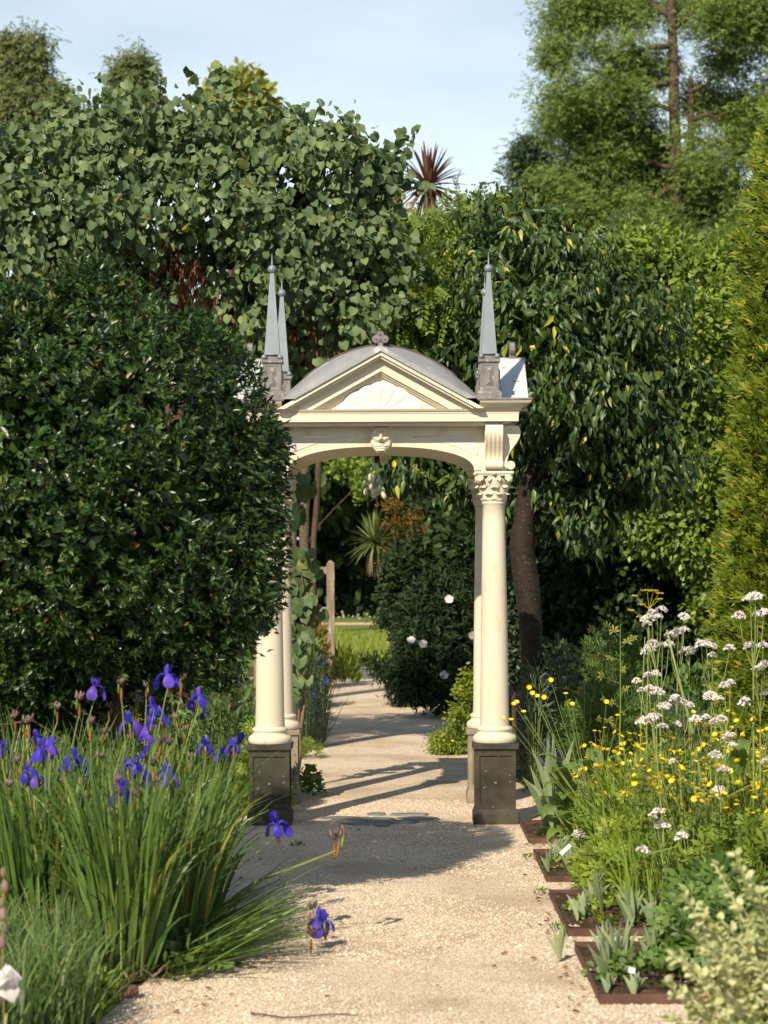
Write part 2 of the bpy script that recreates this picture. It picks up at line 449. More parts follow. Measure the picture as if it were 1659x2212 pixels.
M['broad'] = leafmat('pleated_leaf', [(0.13, 0.20, 0.045), (0.18, 0.26, 0.06)], 0.45, 0.4, 0.3, 0.0)
M['silver'] = leafmat('felted_leaf', [(0.34, 0.38, 0.17), (0.46, 0.49, 0.26), (0.60, 0.61, 0.38)], 0.85, 0.1, 0.25)
M['limey'] = leafmat('lime_leaf', [(0.14, 0.20, 0.02), (0.26, 0.31, 0.035)], 0.5, 0.35, 0.3)
M['bluefl'] = leafmat('blue_petal', [(0.030, 0.025, 0.34), (0.075, 0.052, 0.56), (0.17, 0.10, 0.62)], 0.5, 0.3, 0.35, tcol=(1, 0.9, 1.2))
M['purplefl'] = leafmat('violet_petal', [(0.09, 0.05, 0.42), (0.19, 0.10, 0.62)], 0.5, 0.3, 0.35, tcol=(1, 0.9, 1.2))
M['cornfl'] = leafmat('cornflower_blue', [(0.05, 0.09, 0.60), (0.10, 0.14, 0.75)], 0.5, 0.3, 0.3, tcol=(1, 1, 1.2))
M['yellowfl'] = leafmat('yellow_petal', [(0.80, 0.60, 0.01), (0.88, 0.72, 0.03)], 0.35, 0.5, 0.25, tcol=(1.1, 0.9, 0.4))
M['greenyellow'] = leafmat('umbel_yellow', [(0.40, 0.36, 0.03), (0.55, 0.45, 0.04)], 0.5, 0.3, 0.25)
M['whitefl'] = leafmat('white_petal', [(0.72, 0.68, 0.66), (0.82, 0.80, 0.77)], 0.6, 0.2, 0.3, tcol=(1, 1, 1))
M['pinkwhite'] = leafmat('pale_pink_floret', [(0.78, 0.71, 0.67), (0.90, 0.86, 0.82)], 0.7, 0.2, 0.3, tcol=(1, 1, 1))
M['creamfl'] = leafmat('cream_bell', [(0.62, 0.58, 0.38), (0.75, 0.70, 0.50)], 0.6, 0.2, 0.3, tcol=(1, 1, 0.8))
M['cordpurple'] = leafmat('bronze_blade', [(0.075, 0.028, 0.032, 0), (0.14, 0.055, 0.055, 0.6), (0.22, 0.11, 0.06, 0.85), (0.30, 0.22, 0.09, 1)], 0.35, 0.5, 0.15, tcol=(1.3, 0.8, 0.7))
M['cordgreen'] = leafmat('sword_blade', [(0.07, 0.12, 0.035), (0.13, 0.18, 0.05), (0.24, 0.27, 0.08)], 0.4, 0.5, 0.15)
M['cordead'] = leafmat('dead_blade', [(0.22, 0.18, 0.09), (0.12, 0.09, 0.07), (0.34, 0.28, 0.12)], 0.8, 0.2, 0.15)
M['litter'] = leafmat('fallen_leaf', [(0.24, 0.09, 0.04), (0.36, 0.18, 0.06), (0.14, 0.08, 0.05)], 0.7, 0.3, 0.1)
M['pebbleA'] = leafmat('pebbles', [(0.30, 0.20, 0.13, 0), (0.62, 0.47, 0.33, 0.15), (0.78, 0.64, 0.48, 0.5), (0.86, 0.75, 0.60, 0.88), (0.90, 0.84, 0.74, 1)], 0.75, 0.3, 0.0)
M['label'] = solid('plant_label', (0.62, 0.68, 0.74), None, rough=0.4)
M['labelleg'] = solid('label_leg', (0.05, 0.05, 0.05), None, rough=0.5)
M['brick'] = solid('edging_brick', (0.14, 0.075, 0.05), (0.20, 0.11, 0.08), 12, 0.85, 0.4, 40, 0.004)
M['darkmouth'] = solid('mask_mouth', (0.16, 0.10, 0.06), None, rough=0.9)
M['wall'] = solid('far_wall', (0.62, 0.47, 0.30), (0.70, 0.56, 0.38), 3, 0.9, 0.2, 20, 0.01)


# ------------------------------------------------------------------ ground and paths
def sheet(name, pts, z, mat, kind='structure', sub=0):
    me = bpy.data.meshes.new(name)
    me.from_pydata([(float(p[0]), float(p[1]), z) for p in pts], [], [tuple(range(len(pts)))])
    me.materials.append(mat); me.update()
    o = link(name, me)
    return tag(o, kind=kind)

M['earth'] = solid('grassy_earth', (0.060, 0.045, 0.025), (0.075, 0.105, 0.025), .9, 0.95, 0.9, 30, 0.03, 0.2, c3=(0.10, 0.075, 0.045), s3=7, t3=(0.55, 0.65), det=9)
sheet('ground', [(-300, -20), (300, -20), (300, 420), (-300, 420)], 0.0, M['earth'])
# gravel path with an undulating, finely subdivided surface
def edge_noise(k): return 0.03 * math.sin(k * 7.3) + 0.02 * math.sin(k * 17.1 + 1)
Lp = [(60, 2330), (180, 2235), (300, 2130), (400, 2060), (470, 1960), (470, 1850), (480, 1790), (560, 1742), (628, 1725), (646, 1700), (652, 1660), (660, 1610), (676, 1570), (690, 1530), (700, 1490), (716, 1466)]
left = [G(*p)[:2] for p in Lp]
left = [(-1.5, 3.0), (-1.5, 6.5)] + [(float(a[0]) + edge_noise(i), float(a[1])) for i, a in enumerate(left)]
right_far = [G(*p)[:2] for p in [(850, 1468), (900, 1490), (985, 1545), (1030, 1590), (1050, 1640)]]
right = [(float(a[0]), float(a[1])) for a in right_far] + [(0.95, 16.0), (1.1, 14.9), (3.4, 14.6), (3.4, 3.0)]
sheet('gravel_path', left + right, 0.010, M['gravel'])
gp_poly = left + right
# gravel of the cross path seen through the flowers on the right
sheet('side_path', [G(*p)[:2] for p in [(1180, 1600), (1330, 1600), (1330, 1555), (1200, 1555)]], 0.006, M['gravel'])
sheet('stone_paving', [G(*p)[:2] for p in [(700, 1466), (880, 1468), (900, 1441), (700, 1441)]], 0.006, M['paving'])
sheet('lawn', [(-14, 35.9), (16, 35.9), (20, 60.0), (-20, 60.0)], 0.005, M['lawn'])
sheet('lawn_beyond', [(-22, 62.5), (22, 62.5), (30, 90), (-30, 90)], 0.005, M['lawn'])
sheet('far_path', [(-20, 60.0), (20, 60.0), (22, 62.5), (-22, 62.5)], 0.012, M['gravel'])


def inpoly(x, y, poly):
    x = np.asarray(x); y = np.asarray(y)
    ins = np.zeros(x.shape, bool); n = len(poly)
    for i in range(n):
        x0, y0 = poly[i]; x1, y1 = poly[(i + 1) % n]
        c = ((y0 > y) != (y1 > y)) & (x < (x1 - x0) * (y - y0) / (y1 - y0 + 1e-12) + x0)
        ins ^= c
    return ins


# loose chippings: real stones, densest where the camera is close
def pebbles(n, y0, y1, x0, x1, smin, smax, name):
    y = y0 + (y1 - y0) * RS.rand(n) ** 1.35
    x = x0 + (x1 - x0) * RS.rand(n)
    k = inpoly(x, y, gp_poly) & (np.sin(x * 3.1 + 1.5 * np.sin(y * 1.7)) + np.sin(y * 2.3 + x * 1.9) + .6 * np.sin(x * 9 + y * 6) < .6 + .6 * RS.normal(size=n)); x, y = x[k], y[k]; n = len(x)
    octv = np.array([(1, 0, 0), (0, 1, 0), (-1, 0, 0), (0, -1, 0), (0, 0, 1.0)], float)
    octf = np.array([(0, 1, 4), (1, 2, 4), (2, 3, 4), (3, 0, 4)])
    s = smin + (smax - smin) * RS.rand(n) ** 2
    a = RS.rand(n) * 2 * PI
    sc = np.stack([s * (0.7 + 0.6 * RS.rand(n)), s * (0.6 + 0.5 * RS.rand(n)), s * (0.35 + 0.5 * RS.rand(n))], 1)
    j = octv[None] * sc[:, None] + (RS.rand(n, 5, 3) - 0.5) * (s * 0.5)[:, None, None]
    ca, sa = np.cos(a)[:, None], np.sin(a)[:, None]
    V = np.stack([j[..., 0] * ca - j[..., 1] * sa + x[:, None], j[..., 0] * sa + j[..., 1] * ca + y[:, None], np.maximum(j[..., 2], -0.002) + 0.011], -1).reshape(-1, 3)
    F = (octf[None] + 5 * np.arange(n)[:, None, None]).reshape(-1, 3)
    o = link(name, mesh_np(name, V, F, M['pebbleA'], smooth=False))
    return tag(o, 'loose pale cream and tan stone chippings lying over the garden path', 'gravel', kind='stuff')
pebbles(150000, 7.2, 15.5, -1.4, 1.3, 0.0025, 0.0068, 'gravel_chippings')

# ------------------------------------------------------------------ the pavilion
PX, PY = -0.073, 14.754
CX, CY = 0.690, 0.617
pav = empty('garden_pavilion', (PX, PY, 0), 'cream classical garden pavilion with open arch, lead dome and corner spires over the path', 'pavilion')


def mk_pedestal(front):
    b = MB()
    b.box(-.136, .136, -.136, .136, 0, .075, .004)
    b.frus((-.134, .134, -.134, .134, .075), (-.121, .121, -.121, .121, .108))
    b.box(-.114, .114, -.114, .114, .108, .455)
    # stiles and rails of the sunk panels
    o = .1235; w = .026
    for s in (-1, 1):
        for t in (-1, 1):
            b.box(min(s * o, s * (o - w)), max(s * o, s * (o - w)), min(t * o, t * (o - w)), max(t * o, t * (o - w)), .108, .455)
    for s in (-1, 1):
        ya, yb = sorted((s * o, s * .112))
        b.box(-o + w, o - w, ya + .0005, yb - .0005, .108, .134)
        b.box(-o + w, o - w, ya + .0005, yb - .0005, .428, .455)
        b.box(ya + .0005, yb - .0005, -o + w, o - w, .108, .134)
        b.box(ya + .0005, yb - .0005, -o + w, o - w, .428, .455)
    b.frus((-.123, .123, -.123, .123, .4545), (-.130, .130, -.130, .130, .466))
    b.box(-.137, .137, -.137, .137, .466, .500, .004)
    return b.mesh('pedestal', M['stone'] if front else M['stonelit'])


def mk_base():
    b = MB()
    prof = [(.0, .5), (.126, .5), (.1315, .508), (.134, .524), (.131, .540), (.122, .549), (.114, .553), (.107, .560), (.104, .568), (.1045, .573), (.109, .577), (.1105, .585), (.108, .594), (.100, .599), (.0955, .602), (.093, .606)]
    b.lathe(prof, 48, caps=False)
    return b.mesh('column_base', M['cream'])


def mk_shaft():
    b = MB()
    prof = []
    for i in range(15):
        t = i / 14
        r = .0885 - .0215 * (t ** 1.35)
        if i == 0: r = .091
        prof.append((r, .604 + t * (1.960 - .604)))
    prof += [(.070, 1.963), (.0725, 1.969), (.0725, 1.976), (.069, 1.981), (.066, 1.984)]
    b.lathe(prof, 48, caps=False)
    return b.mesh('column', M['cream'])


def mk_capital():
    b = MB()
    b.lathe([(.063, 1.980), (.070, 2.02), (.077, 2.06), (.088, 2.09), (.096, 2.112), (.094, 2.120), (.094, 2.130), (.088, 2.134)], 40)
    def leaf(ang, z0, h, r0, out, w):
        P = []
        for i in range(7):
            t = i / 6
            if t < .75:
                z = z0 + h * t / .75; r = r0 + .010 * t + .006 * t * t
            else:
                u = (t - .75) / .25
                z = z0 + h * (1 + .05 * math.sin(u * PI) - .16 * u * u); r = r0 + .012 + out * u
            ww = w * (1.0 if t < .55 else (1 - .42 * ((t - .55) / .45) ** 2.2)) * (1 + .06 * math.cos(t * 22))
            row = []
            for k in (-1, -.5, 0, .5, 1):
                a = ang + k * ww / r0
                rr = r + .005 * (1 - abs(k)) - .003 * (k * k) + .0045 * (1 if abs(k) == .5 else 0)
                row.append((rr * math.cos(a), rr * math.sin(a), z - .004 * abs(k)))
            P.append(row)
        b.grid(P, True)
    for k in range(8): leaf(k * PI / 4 + PI / 8, 1.984, .048, .070, .019, .0275)
    for k in range(8): leaf(k * PI / 4, 1.992, .088, .076, .022, .030)
    # volutes: coiled tubes at the corners and pairs on the faces
    def volute(cx, cy, cz, R, ang, hand=1, th=.0085):
        pts = []; rad = []
        dx, dy = math.cos(ang), math.sin(ang)
        for i in range(26):
            t = i / 25; a = -PI / 2 + hand * t * 2 * PI * 1.6
            r = R * (1 - .78 * t)
            pts.append((cx + dx * r * math.cos(a), cy + dy * r * math.cos(a), cz + r * math.sin(a))); rad.append(th * (1 - .45 * t))
        b.tube(pts, rad, 6)
        b.sphere((cx, cy, cz), R * .35, 8, 6)
    for sx in (-1, 1):
        for sy in (-1, 1):
            a = math.atan2(sy, sx)
            volute(sx * .088, sy * .088, 2.118, .020, a, 1, .010)
            # the side cheeks of the corner scroll, seen head-on
            for q in (0, 1):
                ex, ey = (sx * .088, sy * .108) if q == 0 else (sx * .108, sy * .088)
                volute(sx * (.080 if q == 0 else .106), sy * (.106 if q == 0 else .080), 2.120, .018, 0 if q == 0 else PI / 2, sx if q == 0 else sy, .007)
    for k in range(4):
        a = k * PI / 2
        for h in (-1, 1):
            cx = .100 * math.cos(a) - h * .026 * math.sin(a); cy = .100 * math.sin(a) + h * .026 * math.cos(a)
            volute(cx, cy, 2.118, .015, a + PI / 2, h, .006)
        b.sphere((.112 * math.cos(a), .112 * math.sin(a), 2.150), .013, 8, 6, (1, 1, .9))
    # abacus with hollowed sides
    def abacus(h, z0, z1, hollow):
        poly = []
        for k in range(4):
            a = k * PI / 2
            for t in (-1, -.92, -.6, -.3, 0, .3, .6, .92):
                d = h - hollow * (1 - t * t) - (0 if abs(t) < .99 else h * .06)
                x, y = d, t * h * (.94 if abs(t) > .99 else 1)
                poly.append((x * math.cos(a) - y * math.sin(a), x * math.sin(a) + y * math.cos(a)))
        b.prism(poly, 'z', z0, z1)
    abacus(.112, 2.136, 2.148, .012)
    abacus(.122, 2.148, 2.163, .014)
    b.box(-.074, .074, -.074, .074, 2.163, 2.172)
    return b.mesh('capital', M['cream'])


m_ped = {True: mk_pedestal(True), False: mk_pedestal(False)}
m_base, m_shaft, m_cap = mk_base(), mk_shaft(), mk_capital()
for sy in (-1, 1):
    for sx in (-1, 1):
        T = Matrix.Translation((sx * CX, sy * CY, 0))
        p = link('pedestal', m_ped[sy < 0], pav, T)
        p['label'] = 'front stone pedestal with shade painted into its colour' if sy < 0 else 'stone pedestal at the back'
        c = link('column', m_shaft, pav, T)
        link('column_base', m_base, c); link('capital', m_cap, c)

# corner blocks with their consoles
b = MB(); b.box(-.0545, .0545, -.0545, .0545, 2.1725, 2.4425)
m_blk = b.mesh('corner_block', M['cream'])
for sx in (-1, 1):
    for sy in (-1, 1): link('corner_block', m_blk, pav, Matrix.Translation((sx * CX, sy * CY, 0)))


def console_profile(n=40):
    """projection against height, 0 = wall"""
    pr = [(2.172, .000), (2.1725, .028), (2.19, .030), (2.215, .030), (2.235, .032), (2.26, .039), (2.285, .052), (2.31, .070), (2.335, .088), (2.36, .102), (2.382, .110), (2.402, .112), (2.42, .108), (2.4425, .098)]
    return pr
def mk_console():
    """faces -y, stands at y=0 going to -proj; width .107"""
    b = MB(); pr = console_profile(); w = .0535
    xs = []
    for i in range(41): xs.append(-w + 2 * w * i / 40)
    rows = []
    for z, p in pr:
        row = []
        for i, x in enumerate(xs):
            u = (x / w)
            rid = .0045 * (0.5 + 0.5 * math.cos(u * PI * 4)) if abs(u) < .96 else .0
            row.append((x, -(p - (.0045 if p > .01 else 0) + (rid if p > .01 else 0)), z))
        rows.append(row)
    b.grid(rows, True)
    for s in (-1, 1):
        poly = [(-p + (.0045 if p > .01 else 0), z) for z, p in pr] + [(0, 2.4425)]
        xa = s * w
        b.add([(xa, a, c) for a, c in poly], [tuple(range(len(poly))) if s < 0 else tuple(range(len(poly) - 1, -1, -1))])
        # incised scrolls on the cheek
        for cy_, cz_, R in ((-.060, 2.388, .034), (-.050, 2.200, .019)):
            pts = []; rr = []
            for i in range(30):
                t = i / 29; a = PI * .5 + t * 2 * PI * 1.7 * s
                r = R * (1 - .75 * t)
                pts.append((xa + s * .0005, cy_ + r * math.cos(a), cz_ + r * math.sin(a))); rr.append(.0024)
            b.tube(pts, rr, 5)
        b.tube([(xa + s * .0005, y, z) for y, z in ((-.088, 2.352), (-.066, 2.315), (-.042, 2.28), (-.026, 2.25), (-.018, 2.225))], .002, 5)
    n = 20; vs = []
    for x in (-w - .001, -w + .004, w - .004, w + .001):
        for k in range(n):
            a = 2 * PI * k / n; r_ = .0275 if abs(x) < w - .001 else .0245
            vs.append((x, -.050 + r_ * math.cos(a), 2.2 + r_ * math.sin(a)))
    fs = [tuple(range(n)), tuple(3 * n + k for k in range(n - 1, -1, -1))]
    for i in range(3):
        for k in range(n): fs.append((i * n + (k + 1) % n, i * n + k, i * n + n + k, i * n + n + (k + 1) % n))
    b.add(vs, fs)
    return b.mesh('console', M['cream'])
m_con = mk_console()
for sx in (-1, 1):
    for sy in (-1, 1):
        rz = 0 if sy < 0 else PI
        link('console', m_con, pav, Matrix.Translation((sx * CX, sy * (CY + .0545), 0)) @ Matrix.Rotation(rz, 4, 'Z'))
        rz = PI / 2 if sx > 0 else -PI / 2
        link('console', m_con, pav, Matrix.Translation((sx * (CX + .0545), sy * CY, 0)) @ Matrix.Rotation(rz, 4, 'Z'))

# arch walls: front/back (along x) and sides (along y), with a vaulted soffit
def arch_curve(hw, z0, rise, n=36):
    out = []
    for i in range(n + 1):
        a = PI - PI * i / n
        e = 2.25
        ca, sa = math.cos(a), math.sin(a)
        out.append((hw * math.copysign(abs(ca) ** (2 / e), ca), z0 + rise * abs(sa) ** (2 / e)))
    return out
def arch_wall(half, hw, z0, rise, ya, yb, axis):
    b = MB(); cur = arch_curve(hw, z0, rise)
    top = 2.4425
    def P(x, y, z): return (x, y, z) if axis == 'x' else (y, x, z)
    for y, fl in ((ya, False), (yb, True)):
        if axis != 'x': fl = not fl
        vs = []; fs = []
        for x, z in cur: vs += [P(x, y, z), P(x, y, top)]
        for i in range(len(cur) - 1):
            f = (2 * i, 2 * i + 2, 2 * i + 3, 2 * i + 1); fs.append(tuple(reversed(f)) if fl else f)
        b.add(vs, fs)
        for s in (-1, 1):
            q = [P(s * half, y, z0 + .0), P(s * hw, y, z0), P(s * hw, y, top), P(s * half, y, top)]
            b.add(q, [(0, 1, 2, 3)])
    vs = []; fs = []
    for x, z in cur: vs += [P(x, ya, z), P(x, yb, z)]
    for i in range(len(cur) - 1): fs.append((2 * i, 2 * i + 1, 2 * i + 3, 2 * i + 2))
    b.add(vs, fs, True)
    for s in (-1, 1): b.add([P(s * half, ya, z0), P(s * hw, ya, z0), P(s * hw, yb, z0), P(s * half, yb, z0)], [(0, 1, 2, 3)])
    return b
ZS, RI = 2.173, .148
YF = -(CY - .006)
b = arch_wall(CX - .054, .572, ZS, RI, YF, -YF, 'x')
b.build('arch_wall', M['cream'], pav)
b = arch_wall(CY - .054, .50, ZS, .13, -(CX + .04), -(CX - .05), 'y'); b.build('side_arch', M['cream'], pav)
b = arch_wall(CY - .054, .50, ZS, .13, CX - .05, CX + .04, 'y'); b.build('side_arch', M['cream'], pav)
# sunk spandrel panels with a scribed outline
for yy, sg in ((YF, -1), (-YF, 1)):
    for s in (-1, 1):
        b = MB()
        def ac(x):
            u = min(1, abs(x) / .572)
            return ZS + RI * (1 - u ** 2.25) ** (1 / 2.25)
        xs = [.205 + (.592 - .205) * i / 16 for i in range(17)]
        lo = []
        for x in xs:
            t = (x - .205) / (.592 - .205)
            lo.append(2.380 - .118 * t ** 1.7)
        P = [[(s * x, yy + sg * .0022, z) for x, z in zip(xs, lo)], [(s * x, yy + sg * .0022, 2.384) for x in xs]]
        b.grid(P, False, flip=(s * sg > 0))
        b.build('spandrel_panel', M['panel'], pav)
        r = MB(); r.tube([(s * x, yy + sg * .0022, z) for x, z in zip(xs, lo)] + [(s * .592, yy + sg * .0022, 2.384), (s * .205, yy + sg * .0022, 2.384)], .0022, 5)
        r.build('panel_moulding', M['cast'], pav)

# cornice: bed mould, corona, fillet, corner cymas
b = MB()
def slab(hx, hy, z0, z1, hx2=None, hy2=None):
    b.frus((-hx, hx, -hy, hy, z0), (-(hx2 or hx), hx2 or hx, -(hy2 or hy), hy2 or hy, z1))
slab(CX + .062, CY + .062, 2.4425, 2.4520, CX + .075, CY + .075)
slab(CX + .092, CY + .092, 2.4520, 2.4650, CX + .112, CY + .112)
slab(CX + .148, CY + .148, 2.4650, 2.5150)
slab(CX + .152, CY + .152, 2.5150, 2.5210)
slab(CX + .146, CY + .146, 2.5210, 2.5270)
slab(CX + .158, CY + .158, 2.5270, 2.5400, CX + .166, CY + .166)
b.build('cornice', M['cream'], pav)
EX, EY = .914, .841
for sx in (-1, 1):
    for sy in (-1, 1):
        b = MB()
        def q(ix, ox, iy, oy, z):
            xa, xb = sorted((sx * ix, sx * ox)); ya, yb = sorted((sy * iy, sy * oy)); return (xa, xb, ya, yb, z)
        prof = [(.060, 2.5402), (.052, 2.547), (.044, 2.556), (.026, 2.564), (.008, 2.572), (.002, 2.580), (.0, 2.586)]
        for (d0, z0), (d1, z1) in zip(prof[:-1], prof[1:]):
            b.frus(q(.60, EX - d0, .53, EY - d0, z0), q(.60, EX - d1, .53, EY - d1, z1))
        b.build('cyma_moulding', M['cream'], pav)
for sx in (-1, 1):
    for sy in (-1, 1):
        b = MB()
        xa, xb = sorted((sx * .585, sx * (EX + .006))); ya, yb = sorted((sy * .515, sy * (EY + .006)))
        b.box(xa, xb, ya, yb, 2.5862, 2.6015, .004)
        b.build('lead_gutter', M['lead'], pav)

# pediments: raking cornice in steps, tympanum
def rake(b, span, apex, y0, y1, zb, d0, d1, axis, sg, zcut=None):
    """band between offsets d0 (outer) and d1 (inner) below the line from (span, zb) to (0, apex)"""
    sl = (apex - zb) / span
    def P(x, y, z): return (x, sg * y, z) if axis == 'y' else (sg * y, x, z)
    for s in (-1, 1):
        def pt(d, base):
            # intersection of the offset line with z=base or x=0
            za = apex - d * math.sqrt(1 + sl * sl)
            return (za - base) / sl, za
        base = zcut or zb
        x0, a0 = pt(d0, base); x1, a1 = pt(d1, base)
        prof = [(s * x0, base), (0, a0), (0, a1), (s * max(x1, 0), base)]
        n = 4
        vs = [P(x, y0, z) for x, z in prof] + [P(x, y1, z) for x, z in prof]
        b.add(vs, [(0, 1, 2, 3), (7, 6, 5, 4), (0, 4, 5, 1), (1, 5, 6, 2), (2, 6, 7, 3), (3, 7, 4, 0)])
def pediment(axis, sg, off, span, half_wall, full):
    # off = plane of the corona on that side
    b = MB()
    zb = 2.5402; apex = 2.893
    k = (span) 
    o = off
    rake(b, span, apex, o + .066, half_wall, zb, .004, .0265, axis, sg)      # cyma lip
    rake(b, span, apex, o + .050, half_wall, zb, .0268, .0400, axis, sg)
    rake(b, span, apex, o + .016, half_wall, zb, .0403, .0500, axis, sg)
    rake(b, span, apex, o + .008, half_wall, zb, .0503, .0560, axis, sg)
    rake(b, span, apex, o - .002, half_wall, zb, .0563, .1060, axis, sg)     # broad raking band
    rake(b, span, apex, o - .020, half_wall, zb, .1063, .1180, axis, sg)
    rake(b, span, apex, o - .036, half_wall, zb, .1183, .1290, axis, sg)
    o1 = b.build('pediment', M['cream'], pav)
    t = MB()
    sl = (apex - zb) / span
    za = apex - .120 * math.sqrt(1 + sl * sl); xw = (za - zb) / sl
    t.prism([(-xw, zb), (xw, zb), (0, za)], 'y', -.004, .004)
    yy = sg * (o - .062)
    if axis == 'y': Mx = Matrix.Translation((0, yy, 0))
    else: Mx = Matrix.Translation((yy, 0, 0)) @ Matrix.Rotation(PI / 2, 4, 'Z')
    t.build('tympanum', M['cream'], pav, Mx)
    return o1
FO = CY + .148; SO = CX + .148
pediment('y', -1, FO, .636, .50, True); pediment('y', 1, FO, .636, .50, True)
pediment('x', 1, SO, .560, .745, True); pediment('x', -1, SO, .560, .745, True)


def mk_shell():
    b = MB(); n = 13; NT = n * 8; NR = 12; P = []
    zb = 2.5405
    for i in range(NT + 1):
        th = PI * i / NT
        # outline: wide low fan with a rounded top and clipped shoulders
        rx = .272; rz = .178
        c, s_ = math.cos(th), math.sin(th)
        R = 1 / ((abs(c) / rx) ** 1.55 + (abs(s_) / rz) ** 1.55) ** (1 / 1.55)
        lob = abs(math.sin(n * th / 2 + (PI / 2 if n % 2 == 0 else 0)))
        R *= .965 + .035 * lob
        row = []
        for j in range(NR + 1):
            t = j / NR
            bend = .10 * math.sin(PI * t) * math.cos(th)      # ribs sweep out in a curve
            x = R * t * c + bend * rx * .9; z = zb + R * (t ** 1.25) * s_
            h = .008 + .030 * math.sin(min(1, t * 1.04) * PI * .55) * (0.55 + .45 * lob ** .7) if t < .97 else .002
            row.append((x, -h, z))
        P.append(row)
    b.grid(P, True)
    return b.mesh('shell_relief', M['white'])
m_shell = mk_shell()
link('shell_relief', m_shell, pav, Matrix.Translation((0, -(FO - .066), 0)))
link('shell_relief', m_shell, pav, Matrix.Translation((0, (FO - .066), 0)) @ Matrix.Rotation(PI, 4, 'Z'))
link('shell_relief', m_shell, pav, Matrix.Translation((SO - .066, 0, 0)) @ Matrix.Rotation(PI / 2, 4, 'Z') @ Matrix.Scale(.86, 4, (1, 0, 0)))
link('shell_relief', m_shell, pav, Matrix.Translation((-(SO - .066), 0, 0)) @ Matrix.Rotation(-PI / 2, 4, 'Z') @ Matrix.Scale(.86, 4, (1, 0, 0)))

# lead roof: four gables blending into a cross vault
def roofz(x, y):
    def Av(u): return 2.938 - .345 * (np.abs(u) ** 2.0)
    def Tv(u): return 2.918 - .345 * np.abs(u)
    ax, ay = np.abs(x), np.abs(y)
    ux, uy = ax / .622, ay / .555
    bl = np.clip((EY - ay) / .21, 0, 1); bl = np.sin(bl * PI / 2) ** .8
    zf = Tv(ux) * (1 - bl) + Av(ux) * bl
    zf = np.where(ux <= 1.03, zf, 0)
    zs = np.where((uy <= 1.03) & (ax > .735), Tv(uy) + .014 * np.sin(np.clip(uy, 0, 1) * PI), 0)
    return np.maximum(np.maximum(zf, zs), 2.596)
xs = np.linspace(-EX, EX, 121); ys = np.linspace(-EY, EY, 113)
XX, YY = np.meshgrid(xs, ys)
ZZ = roofz(XX, YY)
V = np.stack([XX, YY, ZZ], -1).reshape(-1, 3)
ii = np.arange(112)[:, None] * 121 + np.arange(120)[None]
F = np.stack([ii, ii + 1, ii + 122, ii + 121], -1).reshape(-1, 4)
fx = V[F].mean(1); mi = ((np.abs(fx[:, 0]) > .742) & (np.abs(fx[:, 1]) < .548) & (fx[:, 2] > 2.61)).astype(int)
rme = mesh_np('roof', V, F, [M['zinc'], M['zinclit']], midx=mi)
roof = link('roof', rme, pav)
# turned-down lead lips along the eight rakes
for sg in (-1, 1):
    b = MB(); rake(b, .636, 2.893, EY + .004, EY - .03, 2.5402, -.024, .0036, 'y', sg, 2.600); b.build('lead_edge', M['zinc'], pav)
    b = MB(); rake(b, .560, 2.893, EX + .004, EX - .03, 2.5402, -.024, .0036, 'x', sg, 2.600); b.build('lead_edge', M['zinc'], pav)
# welted seams
for sg in (-1, 1):
    pts = [(.03 + .44 * t, sg * (.700 - .03 * t)) for t in np.linspace(0, 1, 16)]
    for s in (-1, 1):
        b = MB(); b.tube([(s * x, y, float(roofz(np.array(s * x), np.array(y))) + .004) for x, y in pts], .0062, 6); b.build('roof_seam', M['seam'], roof)
for s in (-1, 1):
    for sy in (-1, 1):
        pts = [(.60 * t, .53 * t) for t in np.linspace(.05, .96, 16)]
        b = MB(); b.tube([(s * x, sy * y, float(roofz(np.array(s * x), np.array(sy * y))) + .003) for x, y in pts], .005, 6); b.build('roof_seam', M['lead'], roof)
for sg in (-1, 1):
    b = MB(); b.tube([(sg * x, 0, 2.912 + .0) for x in (.70, .92)], .010, 8); b.build('ridge_cap', M['lead'], roof)
    b = MB(); b.tube([(0, sg * y, 2.910) for y in (.66, .80)], .014, 8); b.build('ridge_cap', M['lead'], roof)
for sg in (-1, 1):
    b = MB(); b.box(-.024, .024, -.010, .014, -.008, .012, .004)
    b.build('roof_clip', M['lead'], roof, Matrix.Translation((sg * .845, -.30, 2.735)))
    b = MB(); b.box(-.024, .024, -.010, .014, -.008, .012, .004)
    b.build('roof_clip', M['lead'], roof, Matrix.Translation((sg * .845, .30, 2.735)))


def mk_quatre():
    b = MB()
    b.box(-.014, .014, -.016, .016, -.02, .03, .003)
    for dx, dz in ((-.023, .046), (.023, .046), (0, .069), (0, .046)):
        r = .021 if (dx or dz > .06) else .016
        prof = [(r * .8, -.016), (r, -.011), (r, .011), (r * .8, .016)]
        n = 14; vs = []
        for rr, y in prof:
            for k in range(n):
                a = 2 * PI * k / n; vs.append((dx + rr * math.cos(a), y, dz + rr * math.sin(a)))
        fs = [tuple(range(n)), tuple(3 * n + k for k in range(n - 1, -1, -1))]
        for i in range(3):
            for k in range(n): fs.append((i * n + k, i * n + n + k, i * n + n + (k + 1) % n, i * n + (k + 1) % n))
        b.add(vs, fs)
        b.sphere((dx, -.017, dz), .006, 8, 6)
    return b.mesh('quatrefoil_finial', M['lead'])
mq = mk_quatre()
for T, r in (((0, -.79, 2.908), 0), ((0, .79, 2.908), 0), ((.84, 0, 2.912), PI / 2), ((-.84, 0, 2.912), PI / 2)):
    link('quatrefoil_finial', mq, pav, Matrix.Translation(T) @ Matrix.Rotation(r, 4, 'Z') @ Matrix.Scale(1.18, 4))

